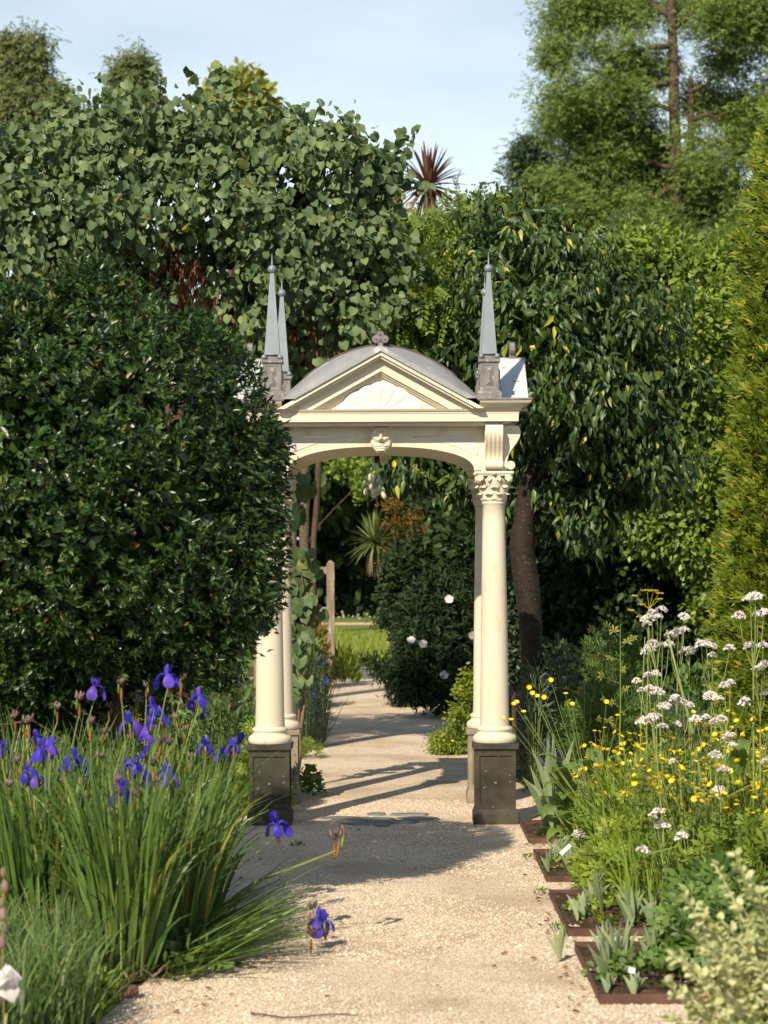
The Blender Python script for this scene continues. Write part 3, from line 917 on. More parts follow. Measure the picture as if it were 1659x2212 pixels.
# corner obelisks: plinth with faceted panels, cap, four balls, lead spire
def mk_plinth():
    b = MB()
    b.box(-.078, .078, -.078, .078, 2.6015, 2.648, .003)
    b.frus((-.072, .072, -.072, .072, 2.648), (-.060, .060, -.060, .060, 2.662))
    b.box(-.054, .054, -.054, .054, 2.662, 2.826)
    for r in range(4):
        R_ = Matrix.Rotation(r * PI / 2, 3, 'Z')
        # raised faceted panel
        vs = [(-.026, -.0542, 2.688), (.026, -.0542, 2.688), (.026, -.0542, 2.806), (-.026, -.0542, 2.806), (0, -.068, 2.712), (0, -.068, 2.782)]
        vs = [R_ @ Vector(v) for v in vs]
        b.add(vs, [(0, 1, 4), (1, 2, 5, 4), (2, 3, 5), (3, 0, 4, 5)])
        for x0, x1, z0, z1 in ((-.0538, -.040, 2.664, 2.824), (.040, .0538, 2.664, 2.824), (-.0398, .0398, 2.664, 2.676), (-.0398, .0398, 2.814, 2.824)):
            q = [R_ @ Vector(v) for v in ((x0, -.0572, z0), (x1, -.0572, z0), (x1, -.0572, z1), (x0, -.0572, z1), (x0, -.0535, z0), (x1, -.0535, z0), (x1, -.0535, z1), (x0, -.0535, z1))]
            b.add(q, [(0, 1, 2, 3), (4, 0, 3, 7), (1, 5, 6, 2), (3, 2, 6, 7), (4, 5, 1, 0)])
    b.frus((-.056, .056, -.056, .056, 2.826), (-.062, .062, -.062, .062, 2.833))
    b.box(-.066, .066, -.066, .066, 2.833, 2.853, .002)
    b.box(-.036, .036, -.036, .036, 2.853, 2.884)
    return b.mesh('spire_plinth', M['lead'])
def mk_spire():
    b = MB()
    b.frus((-.047, .047, -.047, .047, 2.884), (-.0115, .0115, -.0115, .0115, 3.394))
    b.tube([(s * .047, t * .047, 2.884) for s, t in ((-1, -1), (1, -1), (1, 1), (-1, 1), (-1, -1))], .0025, 5)
    b.lathe([(.008, 3.43), (.006, 3.445), (.0012, 3.512)], 10)
    return b.mesh('spire', M['zincblue'])
def mk_ball(r, name, z):
    b = MB(); b.sphere((0, 0, z), r, 20, 14); return b.mesh(name, M['zincblue'])
m_pl, m_sp, m_ba, m_sb = mk_plinth(), mk_spire(), mk_ball(.0275, 'ball', 3.412), mk_ball(.0165, 'ball_foot', 2.869)
SPX, SPY = .665, .60
for sy in (-1, 1):
    for sx in (-1, 1):
        T = Matrix.Translation((sx * SPX + (.026 if sx > 0 and sy > 0 else 0), sy * (SPY + .02), 0))
        pl = link('spire_plinth', m_pl, pav, T)
        sp = link('spire', m_sp, pav, T); link('ball', m_ba, sp)
        for q in ((-1, -1), (1, -1), (1, 1), (-1, 1)):
            link('ball_foot', m_sb, pl, Matrix.Translation((q[0] * .049, q[1] * .049, 0)))

# lion mask keystone: carved height field
def mk_mask():
    b = MB(); nx, nz = 56, 66; w, h = .068, .157; P = []
    rnd = random.Random(3)
    curls = []
    for i in range(40):
        a = PI * (-.15 + 1.3 * i / 39)
        curls.append((math.cos(a) * .050 * (1 + .08 * rnd.random()), .030 + math.sin(a) * .043, .0085, .0065))
    for i in range(15):
        u = -1 + 2 * i / 14
        for k in range(3):
            curls.append((u * (.036 - .007 * k), -.036 - .014 * k - .004 * rnd.random(), .008, .0060))
    feats = [(0, .012, .012, .020, .024), (0, .028, .009, .016, .016), (-.020, .036, .015, .008, .017), (.020, .036, .015, .008, .017), (0, .047, .026, .012, .010),
             (-.030, .008, .014, .014, .014), (.030, .008, .014, .014, .014), (-.012, -.004, .012, .009, .014), (.012, -.004, .012, .009, .014), (0, .004, .010, .006, .012),
             (0, -.027, .016, .006, .013), (-.020, .024, .008, .005, -.011), (.020, .024, .008, .005, -.011), (0, -.016, .013, .0055, -.024),
             (-.020, .025, .005, .0035, .006), (.020, .025, .005, .0035, .006), (-.004, -.001, .0028, .003, -.008), (.004, -.001, .0028, .003, -.008),
             (-.058, .043, .010, .012, .010), (.058, .043, .010, .012, .010)]
    for j in range(nz + 1):
        z = -h / 2 + h * j / nz; row = []
        for i in range(nx + 1):
            half = w if z > -.005 else w * max(.30, math.cos((-.005 - z) / .083 * 1.28))
            x = -half + 2 * half * i / nx
            e = max(0.0, min(1, (1 - abs(x) / half) * 5))
            d = .022 + .022 * math.exp(-(x / .045) ** 2 - ((z - .005) / .06) ** 2)
            for fx, fz, sx_, sz_, a in feats: d += a * math.exp(-((x - fx) / sx_) ** 2 - ((z - fz) / sz_) ** 2)
            for fx, fz, s_, a in curls: d += a * math.exp(-(((x - fx) ** 2 + (z - fz) ** 2) / (s_ * .75) ** 2))
            d += .0022 * math.sin(x * 420 + 22 * math.sin(z * 60)) * (1 if z < -.02 or z > .05 else 0)
            row.append((x, -d * (e ** .5) - .0, z))
        P.append(row)
    b.grid(P, True)
    b.box(-.066, .066, -.020, .0, .02, h / 2 + .003)
    return b.mesh('lion_mask', M['cast'])
lm = link('lion_mask', mk_mask(), pav, Matrix.Translation((0, YF, 2.362)))
b = MB(); b.sphere((0, 0, 0), .0075, 10, 6, (1.2, .3, .55)); b.build('mouth', M['darkmouth'], lm, Matrix.Translation((0, -.036, -.0165)))
# pendant block inside, at the crown of the rear arch
b = MB(); b.frus((-.022, .022, -.03, .03, 2.270), (-.038, .038, -.045, .045, 2.335)); b.build('pendant', M['cream'], pav, Matrix.Translation((0.015, CY - .02, 0)))
b = MB(); b.box(-.8, .8, -.72, .72, 2.4427, 2.4627); b.build('ceiling', M['cream'], pav, Matrix.Scale(.9, 4, (1, 0, 0)))


# ------------------------------------------------------------------ foliage tools
def U0(a, b, n): return a + (b - a) * RS.rand(n)


def unit(v):
    return v / np.maximum(np.linalg.norm(v, axis=-1, keepdims=True), 1e-9)


def rnd_dir(n):
    return unit(RS.normal(size=(n, 3)))


def frames(d, n):
    """leaf axis d (becomes Y), rough normal n -> X, Y, Z arrays"""
    Y = unit(d)
    Z = n - (n * Y).sum(-1, keepdims=True) * Y
    Z = unit(Z + 1e-6)
    X = np.cross(Y, Z)
    return X, Y, Z


# leaf templates: (vertices, faces as equal-sized index arrays)
def T_heart():
    v = [(0, .03, 0), (-.30, -.07, .05), (-.50, .25, .15), (-.38, .68, .08), (0, .96, -.18), (.40, .68, .08), (.50, .25, .15), (.30, -.07, .05), (0, .38, -.05)]
    f = [(8, 0, 1), (8, 1, 2), (8, 2, 3), (8, 3, 4), (8, 4, 5), (8, 5, 6), (8, 6, 7), (8, 7, 0)]
    return np.array(v, float), [np.array(f)]
def T_lance(w=.17, droop=.22, fold=.05):
    v = [(0, 0, 0), (-w, .30, fold), (0, .33, 0), (w, .30, fold), (-w * .8, .65, fold - droop * .4), (0, .68, -droop * .45), (w * .8, .65, fold - droop * .4), (0, 1, -droop)]
    f3 = [(0, 1, 2), (0, 2, 3), (4, 7, 5), (5, 7, 6)]
    f4 = [(1, 4, 5, 2), (2, 5, 6, 3)]
    return np.array(v, float), [np.array(f3), np.array(f4)]
def T_small(w=.22, fold=.08):
    v = [(0, 0, 0), (-w, .45, fold), (0, 1, -.05), (w, .45, fold), ]
    return np.array(v, float), [np.array([(0, 3, 2), (0, 2, 1)])]
def T_oval(w=.28, fold=.06):
    v = [(0, 0, 0), (-w, .3, fold), (-w * .8, .72, fold * .5), (0, 1, -.08), (w * .8, .72, fold * .5), (w, .3, fold)]
    return np.array(v, float), [np.array([(0, 5, 4, 3), (0, 3, 2, 1)])]
def T_spray(k=5, w=.10):
    """flat feathery spray: a handful of narrow leaflets on one stalk"""
    vs = []; fs = []
    for i in range(k):
        a = (i / (k - 1) - .5) * 2.0
        L_ = 1 - .35 * abs(a)
        ca, sa = math.cos(a), math.sin(a)
        b0 = len(vs)
        for x, y, z in ((0, .04, 0), (-w, .55, .03), (0, 1, -.04), (w, .55, .03)):
            X = x * L_ + 0; Y = y * L_
            vs.append((X * ca + Y * sa, -X * sa + Y * ca, z + .05 * math.sin(i * 2.2)))
        fs.append((b0, b0 + 3, b0 + 2, b0 + 1))
    return np.array(vs, float), [np.array(fs)]
def T_pinnate(k=5, w=.055, L_=.34):
    vs = []; fs = []
    for i in range(k):
        y = .12 + .78 * i / (k - 1)
        for s in (-1, 1):
            a = s * (1.05 - .25 * i / k)
            b0 = len(vs); l = L_ * (1 - .35 * abs(i / (k - 1) - .4))
            for x_, y_, z_ in ((0, 0, 0), (-w, l * .45, .01), (0, l, -.05), (w, l * .45, .01)):
                vs.append((x_ * math.cos(a) + y_ * math.sin(a), y - x_ * math.sin(a) + y_ * math.cos(a), z_ - .25 * (y - .3) ** 2))
            fs.append((b0, b0 + 3, b0 + 2, b0 + 1))
    b0 = len(vs)
    vs += [(-.008, 0, 0), (.008, 0, 0), (.004, .95, -.12), (-.004, .95, -.12)]; fs.append((b0, b0 + 1, b0 + 2, b0 + 3))
    return np.array(vs, float), [np.array(fs)]
def T_palm(k=5):
    """deeply divided hand-shaped leaf"""
    vs = [(0, 0, 0)]; fs = []
    for i in range(k):
        a = (i / (k - 1) - .5) * 3.4
        l = 1 - .28 * abs(a) / 1.7
        b0 = len(vs)
        for t, w in ((.25, .05), (.62, .15)):
            for s in (-1, 1):
                vs.append((l * t * math.sin(a) + s * w * math.cos(a), l * t * math.cos(a) - s * w * math.sin(a), .05 * t - .10 * t * t))
        vs.append((l * math.sin(a), l * math.cos(a), -.18))
        fs += [(0, b0 + 1, b0), (b0 + 2, b0 + 3, b0 + 4), (b0, b0 + 1, b0 + 3), (b0, b0 + 3, b0 + 2)]
    return np.array(vs, float), [np.array(fs)]


def leafmesh(name, tmpl, P, fr, S, mat, smooth=False):
    tv, tf = tmpl
    X, Y, Z = fr
    S = np.asarray(S, float)
    if S.ndim == 1: S = S[:, None]
    S = S[:, None]
    V = P[:, None] + S * (tv[None, :, 0:1] * X[:, None] + tv[None, :, 1:2] * Y[:, None] + tv[None, :, 2:3] * Z[:, None])
    n = len(P); nv = len(tv)
    off = nv * np.arange(n)[:, None, None]
    F = [(f[None] + off).reshape(-1, f.shape[1]) for f in tf]
    return mesh_np(name, V.reshape(-1, 3), F, mat, smooth)


def put_leaves(root, tmpl, P, fr, S, mat, singles=0, name='leaf', mass='leaves', score=None, lab=None):
    """P in world coordinates.  singles: that many nearest outer leaves as objects; the others as one part"""
    base = np.array(root.location)
    X, Y, Z = fr
    if singles and len(P) > singles:
        if score is None: score = P[:, 1] + RS.rand(len(P)) * .6
        idx = np.argsort(score); pick = np.zeros(len(P), bool); pick[idx[:singles]] = True
    else:
        pick = np.zeros(len(P), bool)
    if pick.any():
        me = bpy.data.meshes.new(name)
        tv, tf = tmpl
        me.from_pydata([tuple(v) for v in tv], [], [tuple(int(i) for i in f) for a in tf for f in a])
        me.materials.append(mat); me.update()
        for i in np.nonzero(pick)[0]:
            s = float(S[i])
            m = Matrix((( *(X[i][0] * s, Y[i][0] * s, Z[i][0] * s), P[i][0] - base[0]),
                        ( *(X[i][1] * s, Y[i][1] * s, Z[i][1] * s), P[i][1] - base[1]),
                        ( *(X[i][2] * s, Y[i][2] * s, Z[i][2] * s), P[i][2] - base[2]), (0, 0, 0, 1)))
            link(name, me, root, m)
    k = ~pick
    if k.any():
        o = link(mass, leafmesh(mass, tmpl, P[k] - base, (X[k], Y[k], Z[k]), np.asarray(S)[k], mat), root)
        tag(o, lab, kind='stuff')
        return o


def lobes_px(rows, y):
    """rows: (px, py, rx_px, rz_px, dy, ry_m) -> world ellipsoids"""
    out = []
    for px, py, rx, rz, dy, ry in rows:
        yy = y + dy; c = W(px, py, yy)
        out.append((c[0], c[1], c[2], rx * yy / FPX, ry, rz * yy / FPX))
    return np.array(out)


def noise3(P, f, seed=0.0):
    x, y, z = P[:, 0] * f + seed, P[:, 1] * f + seed * .7, P[:, 2] * f - seed
    return (np.sin(x * 1.7 + 1.9 * np.sin(z * 1.3 + y)) + np.sin(z * 2.1 + 1.7 * np.sin(x * 1.1 - y * .6)) + .6 * np.sin(x * 3.9 + z * 3.1 + 2 * np.sin(y * 2.3)) + .5 * np.sin(z * 5.3 - x * 4.1 + y)) / 2.2


def sample_lobes(L_, n, depth=.35, under=.9, cull=.72, front=None, gap=None, gf=2.0, bump=0.0):
    P, N = sample_lobes0(L_, n * (1 if gap is None else 2), depth, under, cull, front)
    if bump: P = P + N * (bump * noise3(P, gf * .8, 3.0))[:, None]
    if gap is not None:
        k = noise3(P, gf, 1.0) > gap + .25 * RS.normal(size=len(P))
        P, N = P[k][:n], N[k][:n]
    return P, N


def sample_lobes0(L_, n, depth=.35, under=.9, cull=.72, front=None):
    """points in the outer shells of a union of ellipsoids, with outward normals"""
    area = (L_[:, 3] * L_[:, 5] + L_[:, 3] * L_[:, 4] + L_[:, 4] * L_[:, 5])
    k = RS.choice(len(L_), size=int(n * 2.2), p=area / area.sum())
    d = rnd_dir(len(k))
    r = 1 - depth * RS.rand(len(k)) ** 1.6
    P = L_[k, :3] + d * L_[k, 3:6] * r[:, None]
    N = unit(d / L_[k, 3:6])
    keep = np.ones(len(k), bool)
    for j in range(len(L_)):
        q = (((P - L_[j, :3]) / L_[j, 3:6]) ** 2).sum(-1)
        keep &= ~((q < cull ** 2) & (k != j))
    if front is not None: keep &= (N[:, 1] < front) | (RS.rand(len(k)) < .25)
    P, N = P[keep][:n], N[keep][:n]
    return P, N


def clumps(P, N, per, spread, seed=None):
    """several leaves round every point"""
    n = len(P)
    Q = np.repeat(P, per, 0) + RS.normal(size=(n * per, 3)) * spread
    return Q, np.repeat(N, per, 0)


def branches(root, start, targets, r0, mat, name='branch', wob=.08, mid=.5, rise=.2, one=True):
    """limbs from a point on the trunk to targets"""
    base = np.array(root.location)
    for t in targets:
        b = MB()
        s = np.array(start, float) - base; e = np.array(t, float) - base
        d = e - s; Ln = np.linalg.norm(d)
        pts = []; rad = []
        n = 7
        for i in range(n + 1):
            u = i / n
            p = s + d * u + np.array([0, 0, rise * Ln * math.sin(u * PI) * .5]) + RS.normal(size=3) * wob * Ln * .2 * math.sin(u * PI)
            pts.append(p); rad.append(r0 * (1 - .82 * u))
        b.tube(pts, rad, 6)
        b.build(name, mat, root)


def twigs(root, pts, dirs, ln, r, mat, name='twigs'):
    base = np.array(root.location); b = MB()
    for p, d in zip(pts, dirs):
        p = np.array(p) - base
        q = p + d * ln * (.6 + .8 * RS.rand()); m_ = (p + q) / 2 + RS.normal(size=3) * ln * .08
        b.tube([p, m_, q], [r, r * .8, r * .4], 4, cap=False)
    o = b.build(name, mat, root); o['kind'] = 'stuff'; return o


def trunk(root, pts, rad, mat, name='trunk', seg=14, rough=.0):
    base = np.array(root.location); b = MB()
    P = [np.array(p, float) - base for p in pts]
    # refine with a smooth curve
    n = len(P); out = []; rr = []
    for i in range(n - 1):
        p0, p1, p2, p3 = P[max(i - 1, 0)], P[i], P[i + 1], P[min(i + 2, n - 1)]
        for k in range(5):
            t = k / 5
            out.append(.5 * ((2 * p1) + (-p0 + p2) * t + (2 * p0 - 5 * p1 + 4 * p2 - p3) * t * t + (-p0 + 3 * p1 - 3 * p2 + p3) * t ** 3))
            rr.append((rad[i] * (1 - t) + rad[i + 1] * t) * (1 + rough * (RS.rand() - .5)))
    out.append(P[-1]); rr.append(rad[-1])
    b.tube(out, rr, seg)
    return b.build(name, mat, root)


def tri_crown(root, L_, n, per, spread, tmpl, size, mat, droop=0.3, out=.8, up=.2, depth=.35, front=None, cull=.72, singles=0, jit=.5, name='leaf', mass='leaves', nz=.3, gap=None, gf=2.0, bump=0.0):
    P, N = sample_lobes(L_, n, depth, cull=cull, front=front, gap=gap, gf=gf, bump=bump)
    Q, NN = clumps(P, N, per, spread)
    m = len(Q)
    d = NN * out + rnd_dir(m) * jit + np.array([0, 0, up - droop])
    nrm = NN * .6 + rnd_dir(m) * .6 + np.array([0, -.1, nz])
    S = size[0] + (size[1] - size[0]) * RS.rand(m)
    put_leaves(root, tmpl, Q, frames(d, nrm), S, mat, singles, name, mass)
    return P, N


# ------------------------------------------------------------------ clipped evergreen on the left
BX, BY, BZ = -1.45, 10.35, 2.0
bush = empty('topiary_shrub', (BX, BY, 0), 'large clipped round evergreen with small glossy dark leaves filling the left side', 'shrub')
BLOBS = np.array([(BX, BY, BZ, .95, .93, .93), (BX - .8, BY + .1, BZ - .1, .95, .9, .9), (BX + .22, BY, BZ - .32, .73, .74, .68), (BX - .24, BY + .05, BZ + .20, .70, .7, .74), (BX - 1.4, BY + .1, BZ - .2, .9, .85, .85), (BX - .40, BY + .25, 1.36, .95, .7, .52), (BX - .05, BY + .2, 1.30, .80, .6, .46), (BX - 1.0, BY + .2, 1.25, .8, .6, .48)])
def bumpy(P, N, a=.075, f=3.2):
    w = np.sin(P[:, 0] * f * 2.1 + 1.3 * np.sin(P[:, 2] * f)) * np.sin(P[:, 2] * f * 1.7 + 2.0 * np.sin(P[:, 1] * f * .8)) + .5 * np.sin(P[:, 0] * f * 5 + P[:, 2] * f * 4)
    return P + N * (a * w)[:, None]
P, N = sample_lobes(BLOBS, 12500, .12, cull=.86)
keep = P[:, 0] > -2.9
P, N = P[keep], N[keep]
P = bumpy(P, N)
k = noise3(P, 5.0, .4) > -.40 + .3 * RS.normal(size=len(P)); P, N = P[k], N[k]
# one shoot = a rosette of leaves round an outward stalk
per = 9
sd = unit(N * .8 + rnd_dir(len(P)) * .45 + np.array([0, 0, .35]))
Ps = np.repeat(P, per, 0); SD = np.repeat(sd, per, 0); NN = np.repeat(N, per, 0)
t = np.tile(np.arange(per) / per, len(P))
rd = rnd_dir(len(Ps)); rd = unit(rd - (rd * SD).sum(-1, keepdims=True) * SD)
pos = Ps + SD * (.075 * t - .04)[:, None]
ld = unit(SD * (.35 + .6 * t)[:, None] + rd * .9)
S = (.034 + .022 * RS.rand(len(Ps))) * (1.05 - .35 * t)
put_leaves(bush, T_small(.19, .07), pos, frames(ld, SD + .3 * rnd_dir(len(Ps))), S, M['topiary'], 300, score=pos[:, 1] * 1.0 + RS.rand(len(Ps)) * 1.2)
# inner layers keep it dense
P2, N2 = sample_lobes(BLOBS * np.array([1, 1, 1, .84, .84, .84]), 27000, .25, cull=.6)
P2 = bumpy(P2, N2)
put_leaves(bush, T_oval(.26), P2, frames(rnd_dir(len(P2)) + N2 * .5, rnd_dir(len(P2)) + N2), .05 + .03 * RS.rand(len(P2)), M['topiary'], mass='inner_leaves')
P3, N3 = sample_lobes(BLOBS[3:4] * 1.0, 160, .02)
k = N3[:, 2] > .1; P3, N3 = bumpy(P3[k], N3[k]), N3[k]
Q, NNq = clumps(P3 + N3 * .02, N3, 14, .022)
put_leaves(bush, T_small(.22), Q, frames(np.array([0, 0, 1.]) + .5 * rnd_dir(len(Q)), rnd_dir(len(Q))), .03 + .012 * RS.rand(len(Q)), M['topiarynew'], mass='new_shoots')
for px, py, tx in ((40, 1640, -2.3), (115, 1640, -1.9), (175, 1600, -1.6), (10, 1600, -2.6), (150, 1610, -1.2)):
    g_ = np.array([BX + (px - 120) * .004, BY + .1 * RS.normal(), 0.0])
    trunk(bush, [g_, g_ + np.array([.03, 0, .35]), np.array([(g_[0] + tx) / 2, BY, .8]), np.array([tx, BY, 1.5])], [.055, .042, .034, .02], M['bark'])
twigs(bush, [(BX - 1.2 + 1.6 * RS.rand(), BY - .3 + .6 * RS.rand(), .75 + .2 * RS.rand()) for _ in range(60)], [unit(RS.normal(size=3) * .7 + np.array([-.4, 0, -.1])) for _ in range(60)], .22, .006, M['bark'])
# fringe of loose hanging shoots on the right flank
n = 420
a = RS.rand(n)
fp = np.stack([BX + .88 + .10 * RS.rand(n), BY - .35 + .9 * RS.rand(n), 1.06 + 1.18 * a], 1)
fp[:, 0] -= .40 * np.clip((1.55 - fp[:, 2]) / .6, 0, 1) ** 1.5 + .05
Q, NQ = clumps(fp, np.tile([1., 0, -.2], (n, 1)), 9, .028)
put_leaves(bush, T_small(.17), Q, frames(NQ * .8 + rnd_dir(len(Q)) * .9 - np.array([0, 0, .35]), rnd_dir(len(Q))), .035 + .02 * RS.rand(len(Q)), M['topiary'], mass='hanging_shoots')


# ------------------------------------------------------------------ round-leaved tree behind the pavilion, left
RY = 17.6
t = W(385, 700, RY)
redbud = empty('redbud_tree', (t[0], RY, 0), 'broad spreading tree with large round grey-green leaves behind the clipped shrub and left spires', 'tree')
RL = lobes_px([(60, 450, 180, 150, 0, .9), (-120, 460, 180, 170, 0, .9), (200, 370, 150, 140, 0, .8), (330, 300, 110, 100, .1, .6), (460, 310, 120, 105, 0, .7), (600, 370, 130, 115, 0, .8), (720, 400, 110, 105, -.1, .7), (815, 380, 80, 75, -.1, .4),
               (260, 470, 170, 120, -.4, .8), (480, 440, 160, 105, -.3, .8), (640, 500, 150, 110, -.3, .8), (760, 520, 95, 90, -.2, .6), (620, 640, 140, 100, -.2, .7), (770, 670, 100, 90, -.3, .6), (700, 745, 110, 60, -.1, .5), (800, 600, 70, 80, -.2, .5), (520, 690, 90, 90, .2, .5), (100, 560, 160, 90, -.2, .6), (640, 800, 70, 60, .2, .4), (455, 545, 70, 45, .5, .35)], RY)
P, N = sample_lobes(RL, 2500, .45, cull=.62, gap=-.28, gf=3.4, bump=.16)
Q, NN = clumps(P, N, 5, .080)
m = len(Q)
d = np.array([0, 0, -.75]) + NN * .45 + rnd_dir(m) * .55
nrm = np.array([-.1, -.45, .55]) + rnd_dir(m) * 1.0 + NN * .35
put_leaves(redbud, T_heart(), Q, frames(d, nrm), .034 + .056 * RS.rand(m) ** .8, M['redbud'], 300, score=Q[:, 1] * .8 + RS.rand(m) * 1.5)
P2, N2 = sample_lobes(RL * np.array([1, 1, 1, .80, .7, .80]), 2000, .5, cull=.3, gap=-.5, gf=3.4)
put_leaves(redbud, T_heart(), P2, frames(rnd_dir(len(P2)) - np.array([0, 0, .4]), rnd_dir(len(P2)) + np.array([0, -.4, .3])), .07 + .04 * RS.rand(len(P2)), M['redbud'], mass='inner_leaves')
g0 = np.array([t[0], RY, 0.])
trunk(redbud, [g0, W(380, 1000, RY), W(390, 760, RY), W(375, 640, RY)], [.09, .09, .10, .09], M['barkred'], seg=12)
trunk(redbud, [W(392, 800, RY), W(470, 700, RY), W(530, 590, RY + .1)], [.085, .07, .05], M['barkred'], name='limb', seg=10)
branches(redbud, W(378, 650, RY), [W(200, 420, RY), W(80, 480, RY), W(330, 260, RY), W(-60, 500, RY), W(420, 250, RY)], .05, M['barksm'])
branches(redbud, W(530, 600, RY), [W(470, 250, RY), W(620, 330, RY), W(740, 360, RY), W(860, 340, RY), W(700, 620, RY - .2), W(800, 680, RY - .2)], .045, M['barksm'])
branches(redbud, W(500, 640, RY), [W(700, 590, RY - .4), W(640, 720, RY - .3), W(760, 450, RY - .4)], .03, M['barksm'])
# leafy sprigs standing above the crown line
def sprig(root, pts, mat, size, k=7, name='sprig_leaf', y=RY, tm=None, stem=M['twig'], r=.005):
    base = np.array(root.location)
    w = [W(px, py, y) for px, py in pts]
    b = MB(); b.tube([q - base for q in w], [r * (1 - .5 * i / len(w)) for i in range(len(w))], 5, cap=False); b.build('twig', stem, root)
    Ps = []
    for i in range(k):
        u = .25 + .75 * i / (k - 1); j = min(int(u * (len(w) - 1)), len(w) - 2); f = u * (len(w) - 1) - j
        Ps.append(w[j] * (1 - f) + w[j + 1] * f)
    Ps = np.array(Ps) + RS.normal(size=(k, 3)) * .02
    n = k
    put_leaves(root, tm or T_heart(), Ps, frames(rnd_dir(n) * .8 + np.array([0, -.1, -.2]), rnd_dir(n) * .6 + np.array([-.1, -1, .4])), np.full(n, size) * (.8 + .4 * RS.rand(n)), mat, n - 1, name='leaf', mass='leaf_group')
for pts in ([(335, 250), (330, 190), (318, 150)], [(350, 260), (350, 200), (345, 170)], [(440, 240), (425, 190), (410, 158)], [(460, 240), (462, 190), (478, 145)], [(470, 230), (480, 170), (487, 140)], [(175, 290), (162, 230), (150, 195)], [(120, 300), (105, 240)], [(640, 300), (648, 260), (652, 238)],
            [(740, 330), (745, 290), (740, 270)], [(765, 330), (775, 290)], [(850, 330), (865, 300), (860, 280)], [(860, 350), (885, 310), (893, 290)], [(850, 400), (900, 395), (925, 415)], [(560, 290), (570, 250)], [(240, 300), (225, 250)], [(40, 300), (30, 270)], [(600, 320), (612, 290), (606, 262)], [(690, 320), (700, 280)]):
    sprig(redbud, pts, M['redbud'], .085, 8)
# clusters of dry pods hanging in the crown
pp = []
for px, py, n in ((385, 585, 60), (400, 630, 70), (430, 600, 50), (345, 560, 30), (520, 510, 30), (560, 560, 30), (470, 640, 40), (690, 720, 40), (730, 745, 30), (650, 735, 30)):
    c = W(px, py, RY - .25)
    pp.append(c + RS.normal(size=(n, 3)) * np.array([.07, .08, .11]))
pp = np.concatenate(pp)
put_leaves(redbud, T_small(.09, .02), pp, frames(np.array([0, 0, -1.]) + .35 * rnd_dir(len(pp)), rnd_dir(len(pp))), .09 + .03 * RS.rand(len(pp)), M['pods'], mass='dry_pods')

# low branch of the same kind of leaf beside the left column
SY = 16.3
shr = empty('round_leaf_shrub', G(668, 1640), 'young shrub with large heart shaped leaves between the left columns and the wooden post', 'shrub')
SL = lobes_px([(650, 1290, 36, 60, 0, .15), (668, 1230, 24, 30, 0, .15), (676, 1320, 24, 45, 0, .15), (648, 1360, 32, 50, 0, .15), (648, 1200, 22, 36, 0, .12), (640, 1440, 26, 60, 0, .15)], SY)
P, N = sample_lobes(SL, 90, .6, cull=.2)
put_leaves(shr, T_heart(), P, frames(np.array([0, 0, -.8]) + rnd_dir(len(P)) * .5, np.array([-.2, -1, .4]) + rnd_dir(len(P)) * .5), .07 + .05 * RS.rand(len(P)), M['redbud'], 89)
branches(shr, np.array([G(668, 1640)[0], SY, 0]), [W(660, 1200, SY), W(690, 1260, SY), W(650, 1380, SY)], .012, M['twig'])
SL = lobes_px([(640, 1035, 22, 25, 0, .1), (665, 1045, 20, 15, 0, .1), (632, 1095, 15, 20, 0, .1)], 15.9)
P, N = sample_lobes(SL, 14, .5, cull=.2)
put_leaves(redbud, T_heart(), P, frames(np.array([0, 0, -1]) + rnd_dir(len(P)) * .3, np.array([-.2, -1, .4]) + rnd_dir(len(P)) * .4), .10 + .05 * RS.rand(len(P)), M['redbud'], mass='hanging_leaves')
branches(redbud, W(620, 800, RY), [W(640, 1000, 16.2), W(635, 1090, 15.9)], .012, M['twig'], rise=0)

# ------------------------------------------------------------------ drooping-leaved tree, right of centre
DY = 17.4
g = G(1143, 1668)
DY = float(g[1])
droop = empty('drooping_tree', g, 'tree with drooping glossy pointed leaves, some yellow, behind the right spire', 'tree')
DL = lobes_px([(1090, 530, 100, 85, 0, .6), (1180, 540, 100, 80, -.1, .6), (1050, 610, 100, 100, 0, .7), (1240, 640, 150, 100, -.2, .7), (955, 700, 60, 75, .1, .5), (1340, 720, 130, 110, -.2, .7), (1150, 720, 150, 120, -.5, .7), (1000, 760, 120, 90, 0, .6),
               (1400, 810, 80, 60, -.3, .5), (1480, 812, 45, 24, -.3, .25), (1280, 850, 160, 110, -.4, .7), (1150, 870, 120, 110, .2, .6), (1390, 930, 90, 80, -.2, .5), (1230, 970, 130, 90, 0, .6), (1330, 1040, 110, 70, 0, .5), (1180, 1070, 100, 60, .2, .4), (1400, 1040, 60, 60, 0, .4),
               (960, 860, 110, 70, .3, .5), (920, 1010, 90, 55, .5, .4), (1000, 1040, 90, 70, .4, .4), (1280, 1110, 80, 50, 0, .4), (1050, 960, 110, 70, .5, .4)], DY)
P, N = sample_lobes(DL, 2500, .50, cull=.62, gap=-.25, gf=3.0, bump=.20)
Q, NN = clumps(P, N, 7, .055)
m = len(Q)
d = np.array([0, 0, -.85]) + NN * .5 + rnd_dir(m) * .6
nrm = NN * .7 + np.array([-.1, -.3, .6]) + rnd_dir(m) * .7
put_leaves(droop, T_lance(.17, .30, .06), Q, frames(d, nrm), .065 + .050 * RS.rand(m), M['droop'], 300, score=Q[:, 1] * .8 + RS.rand(m) * 1.4)
P2, N2 = sample_lobes(DL * np.array([1, 1, 1, .80, .75, .80]), 4500, .6, cull=.3)
put_leaves(droop, T_lance(.22, .25), P2, frames(rnd_dir(len(P2)) - np.array([0, 0, .8]), rnd_dir(len(P2))), .10 + .05 * RS.rand(len(P2)), M['droop'], mass='inner_leaves')
